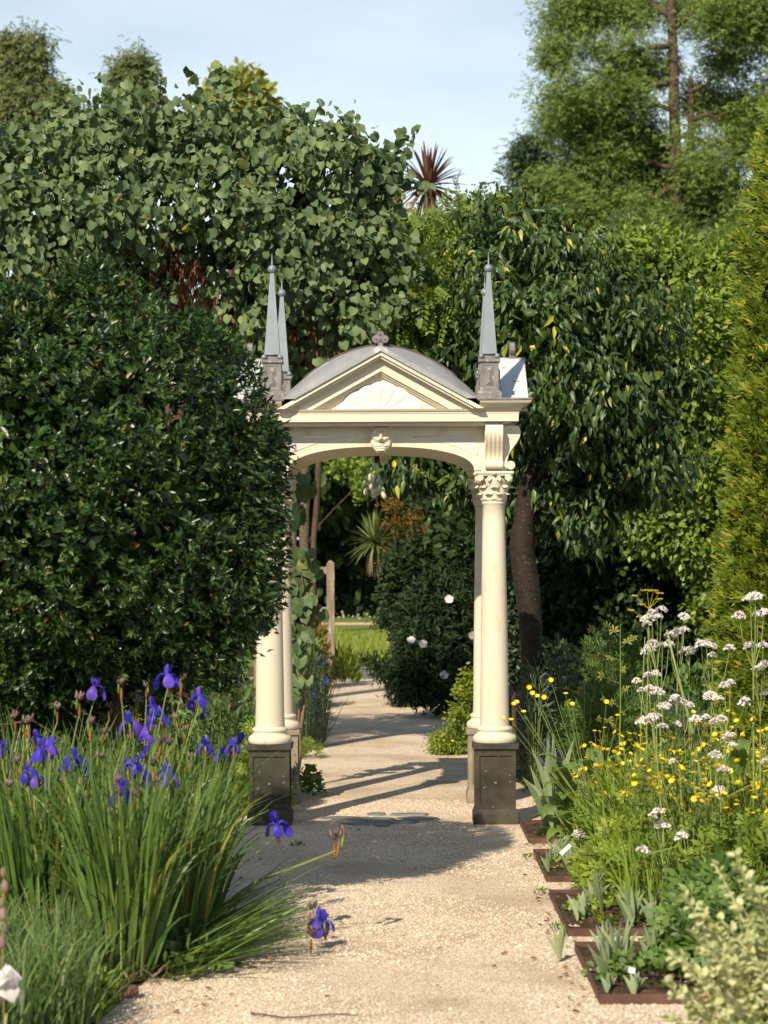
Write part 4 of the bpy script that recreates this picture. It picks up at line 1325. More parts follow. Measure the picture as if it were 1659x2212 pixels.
trunk(droop, [g, W(1150, 1560, DY), W(1148, 1400, DY), W(1140, 1280, DY), W(1128, 1180, DY), W(1140, 1060, DY), W(1150, 960, DY), W(1155, 830, DY)], [.105, .088, .086, .095, .098, .075, .06, .05], M['barksm'], rough=.08)
branches(droop, W(1150, 960, DY), [W(1090, 560, DY), W(1200, 560, DY), W(960, 680, DY), W(1000, 800, DY), W(1300, 700, DY), W(930, 1000, DY + .4)], .035, M['barksm'])
branches(droop, W(1140, 1060, DY), [W(1400, 800, DY - .2), W(1330, 950, DY), W(1350, 1060, DY), W(1500, 820, DY - .2)], .03, M['barksm'])
for pts in ([(1040, 480), (1030, 450), (1050, 430)], [(1090, 480), (1105, 460), (1130, 462)], [(1170, 480), (1185, 455), (1200, 460)], [(1440, 800), (1500, 800), (1530, 812)], [(1420, 830), (1470, 835), (1500, 860)], [(1220, 500), (1250, 510), (1265, 540)], [(1360, 620), (1400, 600), (1440, 625)], [(870, 700), (850, 720), (845, 760)]):
    sprig(droop, pts, M['droop'], .13, 9, y=DY - .1, tm=T_lance(.18, .28))

# ------------------------------------------------------------------ finer trees behind
def broadtree(name, label, rows, y, n, per, spread, tm, size, mat, tp, tr, cat='tree', group=None, trunkmat=None, gapk=.72, inner=1500, up=.2, droop_=.3, jit=.6, nbr=5, depth=.4, front=.35, base=None, singles=0, gap=-.35, gf=2.2, bump=.12):
    Lb = lobes_px(rows, y)
    bp = W(tp[0][0], 1218, y); bp[2] = 0
    if base is not None: bp = np.array(base, float)
    r = empty(name, bp, label, cat, group)
    tri_crown(r, Lb, n, per, spread, tm, size, mat, droop=droop_, up=up, front=front, cull=gapk, jit=jit, depth=depth, singles=singles, mass='foliage', gap=gap, gf=gf, bump=bump)
    if inner:
        P2, N2 = sample_lobes(Lb * np.array([1, 1, 1, .85, .85, .85]), inner, .6, cull=.3)
        put_leaves(r, T_oval(.3), P2, frames(rnd_dir(len(P2)), rnd_dir(len(P2))), np.full(len(P2), size[1] * 1.35), mat, mass='inner_foliage')
    pts = [bp] + [W(px, py, y) for px, py in tp]
    trunk(r, pts, [tr * (1.15 - .6 * i / len(pts)) for i in range(len(pts))], trunkmat or M['bark'], seg=10)
    if nbr:
        ks = RS.choice(len(Lb), min(nbr, len(Lb)), replace=False)
        branches(r, pts[-1], [Lb[k][:3] for k in ks], tr * .35, trunkmat or M['bark'])
    return r, Lb

broadtree('sumac_tree', 'bright green feathery leaved tree between the round leaved tree and the drooping tree', [(900, 580, 95, 70, 0, .8), (985, 535, 75, 50, 0, .6), (1010, 500, 45, 22, 0, .4), (860, 640, 80, 90, 0, .8), (930, 650, 90, 90, -2.6, .7), (880, 720, 50, 60, -2.6, .5), (1000, 560, 50, 50, -2.0, .5), (1060, 500, 50, 30, .3, .4), (1230, 600, 70, 60, .5, .5), (880, 730, 70, 60, 0, .5), (1270, 640, 50, 40, .3, .4)],
          20.5, 1500, 3, .10, T_pinnate(6, .06, .26), (.15, .25), M['sumac'], [(1075, 900), (960, 640)], .05, inner=700, droop_=.35)
broadtree('yellow_green_tree', 'small light green tree showing just above the pavilion roof beside the purple cordyline', [(800, 455, 50, 45, 0, 1), (845, 515, 50, 45, 0, 1), (860, 500, 35, 25, 0, .8), (780, 520, 60, 60, 0, 1), (830, 590, 90, 70, 0, 1.2)],
          33.0, 1400, 5, .12, T_oval(.3), (.07, .13), M['yellowtree'], [(1075, 900), (850, 560)], .05, inner=600)
broadtree('magnolia_tree', 'mid green bushy tree in sun between the drooping tree and the golden conifer', [(1480, 610, 90, 80, 0, 1), (1400, 570, 70, 60, 0, .8), (1540, 640, 60, 100, 0, .8), (1470, 730, 110, 100, -.4, 1), (1560, 780, 60, 100, 0, .8), (1500, 860, 90, 110, -.3, 1), (1540, 980, 80, 120, -.2, .9), (1450, 980, 80, 90, 0, .8), (1500, 1120, 110, 110, 0, 1), (1420, 1110, 80, 90, .3, .9), (1560, 1250, 70, 120, 0, .8), (1330, 600, 60, 50, .3, .6)],
          23.0, 5600, 7, .075, T_oval(.28), (.05, .095), M['midgreen'], [(1700, 1300), (1640, 1050), (1520, 800)], .08, inner=3500)
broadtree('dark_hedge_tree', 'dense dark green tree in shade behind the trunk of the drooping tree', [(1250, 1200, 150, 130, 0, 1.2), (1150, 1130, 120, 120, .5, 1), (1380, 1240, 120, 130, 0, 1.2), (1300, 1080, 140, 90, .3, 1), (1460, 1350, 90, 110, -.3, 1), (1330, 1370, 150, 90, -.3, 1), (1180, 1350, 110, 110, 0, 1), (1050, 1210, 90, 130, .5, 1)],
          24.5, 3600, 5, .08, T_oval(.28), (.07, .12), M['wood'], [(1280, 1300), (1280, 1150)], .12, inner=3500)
# climbers and shrubs lit here and there behind the trunk
broadtree('pale_climber', 'light grey-green shrub behind the right hand columns and the tree trunk', [(1105, 1250, 30, 60, 0, .25), (1110, 1340, 35, 60, 0, .25), (1095, 1420, 30, 50, 0, .2), (1190, 1440, 50, 60, .3, .3), (1230, 1480, 60, 40, .2, .3)],
          18.9, 700, 5, .035, T_oval(.28), (.04, .07), M['olive'], [(1110, 1450), (1110, 1350)], .02, cat='shrub', inner=300)

# far right swamp cypress
def plume_tree(name, label, rows, y, n, mat, tpts, trs, limbs, size, inner=0, per=9, spread=.28, group=None, tmat=M['bark'], tm=None, flat=.5, droopk=.15, cat='tree', front=None):
    Lb = lobes_px(rows, y)
    bp = W(tpts[0][0][0], 1218, y); bp[2] = 0
    r = empty(name, bp, label, cat, group)
    P, N = sample_lobes(Lb, n, .65, cull=.45, front=front, gap=-.15, gf=1.3, bump=.25)
    Q, NN = clumps(P, N, per, spread)
    Q[:, 2] -= (flat * RS.rand(len(Q)) * spread)
    m = len(Q)
    d = NN * .8 * np.array([1, 1, .4]) + rnd_dir(m) * .5 + np.array([0, 0, -droopk])
    put_leaves(r, tm or T_spray(3, .13), Q, frames(d, np.array([0, -.45, .8]) + rnd_dir(m) * .6), size[0] + (size[1] - size[0]) * RS.rand(m), mat, mass='foliage')
    if inner:
        P2, N2 = sample_lobes(Lb, inner, 1.0, cull=.1)
        put_leaves(r, tm or T_spray(5, .16), P2, frames(rnd_dir(len(P2)), rnd_dir(len(P2))), np.full(len(P2), size[1]), mat, mass='inner_foliage')
    for k, (tp, tr) in enumerate(zip(tpts, trs)):
        pts = [np.array([W(tp[0][0], 1218, y)[0], y + .5 * k, 0.])] + [W(px, py, y + .5 * k) for px, py in tp]
        trunk(r, pts, [tr * (1.2 - .75 * i / len(pts)) for i in range(len(pts))], tmat or M['barkred'], name='trunk', seg=12)
    for a, b_, rr in limbs:
        branches(r, W(*a, y), [W(*b_, y)], rr, tmat or M['barkred'], rise=.05, wob=.25)
    return r, Lb
cyrows = [(1250, 20, 75, 50), (1330, 0, 90, 50), (1420, 40, 90, 55), (1210, 110, 50, 40), (1290, 100, 90, 50), (1390, 130, 80, 45), (1200, 180, 45, 40), (1270, 190, 80, 45), (1350, 210, 70, 40), (1215, 250, 45, 30), (1290, 270, 75, 35), (1360, 290, 70, 30), (1420, 260, 40, 40),
          (1300, 330, 90, 40), (1400, 330, 70, 35), (1250, 380, 80, 45), (1340, 400, 100, 50), (1420, 400, 60, 50), (1210, 430, 70, 40), (1300, 460, 110, 45), (1400, 480, 110, 50), (1190, 410, 40, 40), (1500, 30, 70, 60), (1570, 50, 80, 50), (1640, 30, 70, 60), (1540, 130, 60, 40), (1620, 130, 70, 40), (1510, 210, 50, 30), (1590, 230, 60, 30), (1650, 210, 50, 30), (1530, 300, 60, 28), (1600, 300, 50, 28), (1560, 360, 60, 30), (1500, 380, 40, 30), (1540, 430, 80, 35), (1470, 450, 70, 40), (1590, 470, 60, 40), (1380, 560, 120, 60), (1500, 540, 120, 60), (1280, 540, 110, 50), (1600, 560, 60, 60)]
cyrows = [(a, b_, c * .86, d_ * .74, (1.4 if 1425 < a < 1505 and b_ < 330 else RS.normal() * .8), c * 55 / FPX * (.4 if 1340 < a < 1560 else .6)) for a, b_, c, d_ in cyrows]
plume_tree('swamp_cypress', 'tall feathery bright green conifer with two bare reddish trunks at the top right', cyrows, 55.0, 5600, M['cypress'],
           [[(1462, 500), (1458, 300), (1455, 150), (1450, 20), (1446, -100)], [(1497, 480), (1493, 300), (1492, 170)]], [.15, .11],
           [((1455, 100), (1340, 120), .09), ((1455, 60), (1560, -20), .1), ((1455, 180), (1250, 150), .09), ((1458, 230), (1330, 230), .08), ((1460, 300), (1560, 260), .06), ((1495, 260), (1600, 235), .08), ((1495, 300), (1620, 330), .06), ((1458, 360), (1300, 340), .08), ((1460, 400), (1350, 470), .07), ((1497, 380), (1620, 420), .06), ((1452, 40), (1380, -20), .08), ((1458, 330), (1540, 340), .05), ((1490, 200), (1560, 160), .05), ((1470, 480), (1560, 480), .07)],
           (.09, .20), inner=0, per=20, spread=.24)
plume_tree('small_conifer', 'small dark grey-green tree left of the tall feathery conifer', [(1150, 360, 28, 30, 0, .5), (1165, 345, 20, 25, 0, .4), (1140, 410, 35, 35, 0, .6), (1180, 400, 30, 40, 0, .6), (1135, 455, 40, 30, 0, .6), (1185, 460, 45, 40, 0, .7), (1120, 490, 35, 30, 0, .6), (1160, 330, 12, 14, 0, .3)],
           60.0, 900, M['darkconifer'], [[(1160, 500), (1160, 350)]], [.18], [], (.14, .26), inner=500, per=14, spread=.22)
plume_tree('cypress_tree', 'tall olive conifer with twin ragged tops in the far left corner of the sky', [(18, 108, 10, 20, 0, .4), (24, 150, 20, 30, 0, .8), (68, 122, 11, 24, 0, .4), (45, 185, 40, 25, 0, .8), (60, 170, 35, 35, 0, .9), (20, 210, 50, 50, 0, 1.2), (90, 220, 40, 45, 0, 1), (60, 260, 70, 45, 0, 1.4), (10, 290, 60, 50, 0, 1.4), (130, 290, 40, 40, 0, 1), (50, 340, 110, 60, 0, 1.5), (70, 92, 10, 14, 0, .3), (14, 90, 9, 12, 0, .3)],
           60.0, 1900, M['oliveconifer'], [[(50, 500), (45, 150)]], [.25], [], (.14, .28), inner=900, per=14, spread=.22, droopk=.6)
plume_tree('cypress_tree', 'olive conifer top poking out above the middle of the round leaved tree', [(290, 145, 14, 14, 0, .4), (285, 170, 24, 22, 0, .6), (275, 200, 32, 24, 0, .7), (290, 235, 45, 30, 0, .9), (250, 245, 25, 20, 0, .6), (310, 270, 60, 30, 0, 1)],
           60.0, 700, M['oliveconifer'], [[(290, 500), (288, 160)]], [.2], [], (.14, .28), inner=300, per=14, spread=.2, droopk=.6)
broadtree('golden_tree', 'yellow-green tree top behind the round leaved tree, left of the sky gap', [(500, 215, 45, 28, 0, .9), (530, 205, 30, 20, 0, .7), (520, 240, 45, 30, 0, 1), (480, 240, 35, 30, 0, .8), (555, 240, 20, 18, 0, .5), (500, 290, 80, 50, 0, 1)],
          50.0, 900, 6, .16, T_oval(.3), (.13, .24), M['yellowtree'], [(510, 500), (510, 260)], .2, inner=300)

# golden columnar conifer at the right edge
TY = 15.6
tc = W(1772, 1218, TY)
thu = empty('golden_conifer', (tc[0], TY, 0), 'tall narrow golden-green conifer column running up the right edge of the picture', 'tree')
n = 17000
zz = 5.65 * (RS.rand(n) ** .9)
def trad(z): return .66 * np.clip(1 - (z / 5.75) ** 2.1, 0, 1) ** .9 * (1 + .0 * z) * np.where(z < 1.0, .86 + .14 * z, 1)
aa = RS.rand(n) * 2 * PI
rr = trad(zz) * (1 - .22 * RS.rand(n) ** 2) + .045 * np.sin(aa * 4 + zz * 2.2) + .055 * np.sin(aa * 9 + zz * 5 + 2 * np.sin(zz * 3)) * np.sin(zz * 7 + aa * 2) + .035 * np.sin(zz * 23 + aa * 9)
keep = np.cos(aa - math.radians(205)) > -.35
aa, zz, rr = aa[keep], zz[keep], rr[keep]; n = len(aa)
pos = np.stack([tc[0] + rr * np.cos(aa), TY + rr * np.sin(aa), zz], 1)
Nn = np.stack([np.cos(aa), np.sin(aa), 0 * aa], 1)
Q, NN = clumps(pos, Nn, 2, .02)
tgt = np.stack([-np.sin(np.repeat(aa, 2)), np.cos(np.repeat(aa, 2)), np.zeros(2 * n)], 1)
put_leaves(thu, T_spray(5, .12), Q, frames(NN * .8 + np.array([0, 0, .55]) + rnd_dir(2 * n) * .4, tgt + rnd_dir(2 * n) * .7), .055 + .055 * RS.rand(2 * n), M['thuja'], mass='foliage')
n = 5000
zz = 5.2 * RS.rand(n); aa = RS.rand(n) * 2 * PI; rr = trad(zz) * (.5 + .35 * RS.rand(n))
put_leaves(thu, T_oval(.35), np.stack([tc[0] + rr * np.cos(aa), TY + rr * np.sin(aa), zz], 1), frames(rnd_dir(n) + np.array([0, 0, 1.]), rnd_dir(n)), np.full(n, .12), M['thuja'], mass='inner_foliage')
trunk(thu, [(tc[0], TY, 0), (tc[0], TY, 2.5), (tc[0], TY, 5.0)], [.09, .06, .02], M['bark'])

# ------------------------------------------------------------------ bronze cordyline against the sky
def sword_tree(name, label, top, y, basez, trunkr, n, ln, w, mat, dead, zhang=.2, cat='palm', tilt=0.0, sx=1):
    tp = W(*top, y); bp = np.array([tp[0] + tilt, y, 0.])
    r = empty(name, bp, label, cat)
    trunk(r, [bp, (bp + tp) / 2 + np.array([.02, 0, 0]), tp], [trunkr * 1.2, trunkr, trunkr * .9], M['palmbark'], seg=10)
    base = bp
    for i in range(n):
        u = i / n
        el = PI / 2 - (u ** .75) * math.radians(118) + RS.normal() * .07
        az = i * 2.39996 + RS.normal() * .15
        l = ln * (.8 + .3 * RS.rand()) * (1 - .1 * u)
        dd = np.array([math.cos(az) * math.cos(el), math.sin(az) * math.cos(el), math.sin(el)])
        side = np.array([-math.sin(az), math.cos(az), 0.])
        up = np.cross(side, dd); up = up if up[2] > 0 else -up
        rows = []
        for k in range(7):
            t_ = k / 6
            c = tp - base + dd * l * t_ + np.array([0, 0, -1.]) * (l * (.05 + .30 * u * math.cos(max(el, 0))) * t_ ** 2.2)
            ww = w * (.55 + 1.1 * math.sin(min(1, t_ * 1.05) * PI * .62 + .25)) * (1 - t_) ** .55 + .001
            rows.append([tuple(c - side * ww), tuple(c - up * ww * .35), tuple(c + side * ww)])
        b = MB(); b.grid(rows, False); b.build('blade', mat, r)
    b = MB()
    for i in range(dead):
        az = RS.rand() * 2 * PI; l = ln * (.55 + .35 * RS.rand())
        side = np.array([-math.sin(az), math.cos(az), 0.]); ra = np.array([math.cos(az), math.sin(az), 0.])
        rows = []
        for k in range(5):
            t_ = k / 4
            c = tp - base + np.array([0, 0, -.03 - zhang * RS.rand() * .2]) + ra * (.03 + .16 * ln * math.sin(t_ * 1.6)) - np.array([0, 0, l * t_ ** 1.1])
            ww = w * .8 * (1 - t_) ** .6 + .001
            rows.append([tuple(c - side * ww), tuple(c + side * ww)])
        b.grid(rows, False)
    o = b.build('dead_blades', M['cordead'], r); o['kind'] = 'stuff'
    return r
sword_tree('bronze_cordyline', 'purple-bronze sword leaved cordyline head standing against the sky above the trees', (925, 402), 26.0, 0, .09, 90, .55, .017, M['cordpurple'], 26, tilt=.6)
sword_tree('green_cordyline', 'green cordyline with a skirt of yellowing leaves framed by the arch', (808, 1172), 26.5, 0, .07, 80, .42, .013, M['cordgreen'], 50, tilt=.42)
# a stem of creamy bells hanging in front of it
yu = empty('yucca_spike', G(816, 1440), 'tall drooping spike of cream bell flowers seen through the arch above the green cordyline', 'flower')
yb = G(816, 1440)[1]; ys = 29.0
base = np.array(yu.location)
b = MB(); q = [np.array([W(900, 1218, ys)[0], ys, 0.2]), W(828, 1190, ys), W(814, 1110, ys), W(814, 1060, ys), W(810, 1010, ys), W(806, 985, ys)]
b.tube([p - base for p in q], [.014, .012, .011, .010, .009, .006], 6); b.build('stem', M['twig'], yu)
mb = MB(); mb.lathe([(.004, 0), (.016, -.01), (.024, -.035), (.026, -.055), (.018, -.072), (.008, -.08)], 8)
bell = mb.mesh('bell', M['creamfl'])
for i in range(36):
    u = (i / 35); py = 1000 + 62 * u
    c = W(810 + RS.normal() * (2 + 8 * u), py, ys + RS.normal() * .05) - base
    link('bell', bell, yu, Matrix.Translation(c) @ Matrix.Rotation(RS.normal() * .4, 4, 'Y') @ Matrix.Scale(1.25, 4))
# two rough trunks further back
for (px, w_, lab) in ((661, .060, 'pitted grey-brown palm trunk seen through the left of the arch'), (681, .036, 'thinner leaning palm trunk just right of the pitted one'), (638, .040, 'dark pitted trunk close behind the rear left column')):
    y = 27.0; bp = W(px - 2, 1218, y); bp[2] = 0
    r = empty('palm_trunk', bp, lab, 'tree', 'bare trunks seen through the arch')
    trunk(r, [bp, W(px - 4, 1200, y), W(px - 2 + (6 if px == 681 else 0), 1080, y), W(px + (10 if px == 681 else -2), 900, y), W(px + (14 if px == 681 else -3), 640, y)], [w_ * 1.15, w_, w_ * .98, w_ * .9, w_ * .8], M['palmbark'] if px != 681 else M['bark'], seg=16, rough=.14)
    b = MB()

# ------------------------------------------------------------------ dark woodland beyond the lawn
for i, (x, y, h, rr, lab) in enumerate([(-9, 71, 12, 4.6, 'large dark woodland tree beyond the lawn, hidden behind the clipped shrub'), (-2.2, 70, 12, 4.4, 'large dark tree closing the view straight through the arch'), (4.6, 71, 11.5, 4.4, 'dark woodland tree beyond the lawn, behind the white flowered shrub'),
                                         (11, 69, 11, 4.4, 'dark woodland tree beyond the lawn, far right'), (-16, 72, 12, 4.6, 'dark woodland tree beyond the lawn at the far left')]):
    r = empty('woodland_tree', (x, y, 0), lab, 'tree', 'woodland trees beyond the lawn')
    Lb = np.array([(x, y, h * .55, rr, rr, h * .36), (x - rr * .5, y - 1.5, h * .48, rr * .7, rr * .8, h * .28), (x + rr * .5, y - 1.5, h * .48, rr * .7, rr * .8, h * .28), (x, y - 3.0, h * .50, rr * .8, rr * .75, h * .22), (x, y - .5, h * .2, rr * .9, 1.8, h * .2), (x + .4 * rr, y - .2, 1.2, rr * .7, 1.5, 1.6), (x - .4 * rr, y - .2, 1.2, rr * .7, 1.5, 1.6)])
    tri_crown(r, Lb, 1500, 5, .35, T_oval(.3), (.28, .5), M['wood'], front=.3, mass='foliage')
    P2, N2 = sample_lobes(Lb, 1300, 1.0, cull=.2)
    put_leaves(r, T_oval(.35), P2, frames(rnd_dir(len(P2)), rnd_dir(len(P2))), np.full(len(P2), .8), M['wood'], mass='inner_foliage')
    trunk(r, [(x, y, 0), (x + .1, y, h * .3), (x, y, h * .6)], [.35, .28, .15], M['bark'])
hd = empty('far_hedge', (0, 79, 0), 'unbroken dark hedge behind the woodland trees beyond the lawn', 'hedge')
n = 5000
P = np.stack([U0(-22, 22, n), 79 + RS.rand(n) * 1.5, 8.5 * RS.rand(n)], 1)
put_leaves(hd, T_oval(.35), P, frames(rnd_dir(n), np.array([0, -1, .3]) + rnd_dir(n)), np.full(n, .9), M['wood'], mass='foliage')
broadtree('yellow_leaved_bush', 'yellow-green leafed bush catching sun under the arch, left of the cream bells', [(785, 1010, 20, 22, 0, .4), (775, 1040, 16, 18, 0, .4), (745, 1000, 24, 18, .4, .5), (720, 1020, 14, 14, .2, .3), (778, 1070, 12, 12, .2, .3)],
          34.0, 110, 5, .06, T_oval(.3), (.05, .09), M['midgreen'], [(655, 1200), (760, 1060)], .01, cat='shrub', inner=80)


# ------------------------------------------------------------------ low planting tools
def blade_arrays(B, az, lean, bend, ln, w, seg=6, twist=None, wp=2.2, fold=0.0):
    """curved strap leaves as arrays: B (n,3) bases"""
    n = len(B)
    az = np.asarray(az); t = np.linspace(0, 1, seg + 1)
    th = lean[:, None] + bend[:, None] * t[None] ** 2.6
    hx, hy = np.cos(az), np.sin(az)
    dl = (ln / seg)[:, None]
    rr = np.concatenate([np.zeros((n, 1)), np.cumsum(np.sin(th[:, :-1]) * dl, 1)], 1)
    zz = np.concatenate([np.zeros((n, 1)), np.cumsum(np.cos(th[:, :-1]) * dl, 1)], 1)
    ctr = np.stack([B[:, 0:1] + rr * hx[:, None], B[:, 1:2] + rr * hy[:, None], np.maximum(B[:, 2:3] + zz, .012)], -1)
    if twist is None: twist = RS.rand(n) * PI
    sx, sy = np.cos(twist), np.sin(twist)
    wd = w[:, None] * (1 - t[None] ** wp) * (.65 + .35 * np.minimum(1, t[None] * 4)) + .0006
    sv = np.stack([sx[:, None] * wd, sy[:, None] * wd, 0 * wd], -1)
    V = np.stack([ctr - sv, ctr + sv], 2).reshape(n, -1, 3)
    f = []
    for i in range(seg): f.append((2 * i, 2 * i + 1, 2 * i + 3, 2 * i + 2))
    return V, np.array(f)


def blades(root, B, az, lean, bend, ln, w, mat, seg=6, singles=0, name='leaf', mass='leaves', twist=None, wp=2.2, top=False):
    base = np.array(root.location) if root is not None else np.zeros(3)
    V, f = blade_arrays(np.asarray(B, float), az, lean, bend, ln, w, seg, twist, wp)
    n = len(V)
    for i in range(min(singles, n)):
        o_ = V[i, 0] * .5 + V[i, 1] * .5
        me = mesh_np(name, V[i] - o_, f, mat)
        link(name, me, root, Matrix.Translation(o_ - base))
    if n > singles:
        k = n - singles; nv = V.shape[1]
        F = (f[None] + nv * np.arange(k)[:, None, None]).reshape(-1, 4)
        o = link(mass, mesh_np(mass, V[singles:].reshape(-1, 3) - base, F, mat), root)
        o['kind'] = 'stuff'
        return o


def U(a, b, n): return a + (b - a) * RS.rand(n)


# ---- blue iris flower, petals as shared meshes
def petal_grid(pts, widths, cup=.0):
    b = MB(); rows = []
    for (y, z), w in zip(pts, widths):
        rows.append([(-w, y, z - cup * w), (-w * .5, y, z + cup * w * .4), (0, y, z + cup * w), (w * .5, y, z + cup * w * .4), (w, y, z - cup * w)])
    b.grid(rows, True)
    return b
m_fall = petal_grid([(0, 0), (.012, .008), (.026, .008), (.038, -.004), (.045, -.022), (.046, -.040), (.042, -.050)], [.004, .007, .011, .020, .025, .019, .005], .3).mesh('petal', M['bluefl'])
m_fall2 = petal_grid([(0, 0), (.012, .008), (.026, .008), (.038, -.004), (.045, -.022), (.046, -.040), (.042, -.050)], [.004, .007, .011, .020, .025, .019, .005], .3).mesh('petal', M['purplefl'])
m_std = petal_grid([(0, 0), (.006, .014), (.012, .030), (.015, .044), (.012, .055)], [.004, .011, .015, .013, .004], .2).mesh('petal', M['bluefl'])
b = MB(); b.tube([(0, 0, -.05), (0, 0, -.02), (0, 0, .004)], [.004, .006, .004], 6)
m_ovary = b.mesh('flower', M['bedgreen'])
b = MB(); b.lathe([(.003, -.075), (.0065, -.05), (.006, -.03), (.003, -.012)], 6, caps=False); m_sheath = b.mesh('sheath', M['irisdry'])
b = MB()
for k in range(5):
    a = k * 1.3; b.tube([(0, 0, 0), (.006 * math.cos(a), .006 * math.sin(a), .014), (.014 * math.cos(a), .014 * math.sin(a), .020 + .004 * k), (.018 * math.cos(a + .6), .018 * math.sin(a + .6), .010)], [.003, .006, .005, .002], 4)
m_wither = b.mesh('withered_flower', M['withered'])
b = MB(); b.lathe([(.002, 0), (.006, .012), (.007, .03), (.004, .045), (.001, .055)], 6); m_bud = b.mesh('seed_pod', M['bedgreen'])


def iris_stem(root, foot, tip, kind, scale=1.0):
    base = np.array(root.location)
    f = np.array(foot) - base; t = np.array(tip) - base
    mid = (f + t) / 2 + np.array([(t[0] - f[0]) * -.18, 0, (t[2] - f[2]) * .05])
    b = MB(); b.tube([f, mid, t - np.array([0, 0, .05])], [.0034, .003, .0026], 5, cap=False)
    st = b.build('flower_stem', M['bedstem'], root)
    Tm = Matrix.Translation(t) @ Matrix.Rotation(RS.rand() * 6.28, 4, 'Z') @ Matrix.Rotation(RS.normal() * .15, 4, 'X') @ Matrix.Scale(scale, 4)
    link('sheath', m_sheath, root, Tm)
    if kind == 'flower':
        fl = link('flower', m_ovary, root, Tm)
        fm = m_fall if RS.rand() < .6 else m_fall2
        for k in range(3):
            link('petal', fm, fl, Matrix.Rotation(k * 2.094, 4, 'Z') @ Matrix.Scale(1 + .15 * RS.normal(), 4))
            link('petal', m_std, fl, Matrix.Rotation(k * 2.094 + 1.05, 4, 'Z') @ Matrix.Rotation(RS.normal() * .2, 4, 'X'))
    else:
        link('withered_flower', m_wither, root, Tm @ Matrix.Scale(1.15, 4))
        if RS.rand() < .6: link('seed_pod', m_bud, root, Tm @ Matrix.Translation((.012, 0, -.04)))


clumps_xy = [(-1.04, 8.85, .10, 330, 'nearest clump of blue iris, its yellowing base on the path edge by the small stone', .82),
             (-1.38, 9.10, .16, 420, 'blue iris clump at the left edge behind the soft foreground grass', .80),
             (-.93, 9.30, .15, 360, 'blue iris clump whose leaves splay low across the gravel path', .78),
             (-1.22, 9.45, .16, 430, 'blue iris clump with two flowers joined side by side, left of centre of the bed', .86),
             (-1.66, 9.55, .16, 420, 'blue iris clump cut by the left picture edge', .88),
             (-.93, 9.85, .15, 340, 'blue iris clump with one flower leaning out beside the dark left pedestal', .80),
             (-1.14, 10.0, .14, 420, 'blue iris clump with the tallest flowers against the dark shrub', .90),
             (-1.52, 9.95, .14, 300, 'blue iris clump with one tall pale blue flower before the shrub trunks', .92),
             (-.92, 10.45, .12, 260, 'rearmost blue iris clump, next to the left pedestal', .86)]
iris_roots = []
for x, y, r_, nb, lab, h in clumps_xy:
    rt = empty('iris_clump', (x, y, 0), lab, 'iris', 'blue iris clumps left of the path')
    a = RS.rand(nb) * 2 * PI; rr = r_ * np.sqrt(RS.rand(nb))
    B = np.stack([x + rr * np.cos(a), y + rr * np.sin(a), 0 * a], 1)
    az = a + RS.normal(size=nb) * .7
    lean = np.abs(RS.normal(size=nb)) * .13 + .01 + .08 * rr / r_
    bend = np.abs(RS.normal(size=nb)) * .42 + .05
    big = RS.rand(nb) < .26; bend[big] += .5 + 1.3 * RS.rand(big.sum()); lean[~big] *= .75
    # a lean to the light side of the path
    blades(rt, B, az, lean, bend, h * U(.55, 1.10, nb), U(.0055, .0115, nb), M['iris'], seg=7, singles=30, twist=RS.normal(size=nb) * .55)
    iris_roots.append(rt)
# leaves sprawling over the gravel
for rt, (x, y), n in ((iris_roots[2], (-.86, 9.28), 120), (iris_roots[5], (-.88, 9.7), 60), (iris_roots[8], (-.84, 10.3), 20), (iris_roots[0], (-.95, 8.95), 30)):
    B = np.stack([x + .06 * RS.normal(size=n), y + .12 * RS.normal(size=n), np.zeros(n)], 1)
    blades(rt, B, RS.normal(size=n) * .5 - .2, U(.95, 1.35, n), U(.15, .4, n), U(.40, .70, n), U(.005, .009, n), M['iris'], seg=8, singles=10, mass='sprawling_leaves')
# withered leaf bases
rt = iris_roots[0]; n = 90
B = np.stack([-1.03 + .10 * RS.normal(size=n), 8.74 + .06 * RS.normal(size=n), np.full(n, .02)], 1)
blades(rt, B, RS.rand(n) * 6.28, U(.8, 1.5, n), U(0, .5, n), U(.06, .16, n), U(.002, .004, n), M['cordead'], seg=3, mass='dry_leaf_bases')
fl = [(6, 1617, 4), (96, 1621, 1), (80, 1594, 4), (74, 1681, 1), (144, 1650, 3), (176, 1657, 3), (204, 1485, 7), (362, 1460, 6), (430, 1504, 6), (440, 1542, 8), (330, 1526, 6), (348, 1548, 6), (320, 1572, 3), (314, 1625, 3), (276, 1661, 3), (304, 1670, 2), (356, 1666, 2), (266, 1713, 0), (280, 1562, 7), (516, 1604, 8), (476, 1630, 8), (444, 1612, 5), (388, 1865, 2), (160, 1640, 3), (290, 1652, 3), (336, 1545, 6), (258, 1700, 0), (60, 1668, 1), (420, 1515, 6), (366, 1682, 2), (110, 1612, 1), (505, 1612, 5), (318, 1590, 3)]
wi = [(124, 1533, 4), (32, 1553, 4), (56, 1566, 4), (172, 1514, 7), (196, 1566, 3), (224, 1586, 3), (316, 1486, 6), (292, 1506, 6), (300, 1520, 6), (394, 1470, 6), (262, 1480, 6), (348, 1606, 2), (252, 1774, 0), (245, 1760, 0), (380, 1554, 5), (504, 1510, 8), (500, 1535, 8), (132, 1694, 1), (64, 1560, 4), (36, 1650, 1), (84, 1700, 1), (236, 1530, 7), (365, 1610, 5), (400, 1580, 5), (256, 1690, 0), (290, 1720, 0), (215, 1640, 3), (330, 1655, 2), (344, 1690, 2), (480, 1650, 8), (20, 1700, 1), (186, 1700, 3), (410, 1640, 5), (450, 1700, 5)]
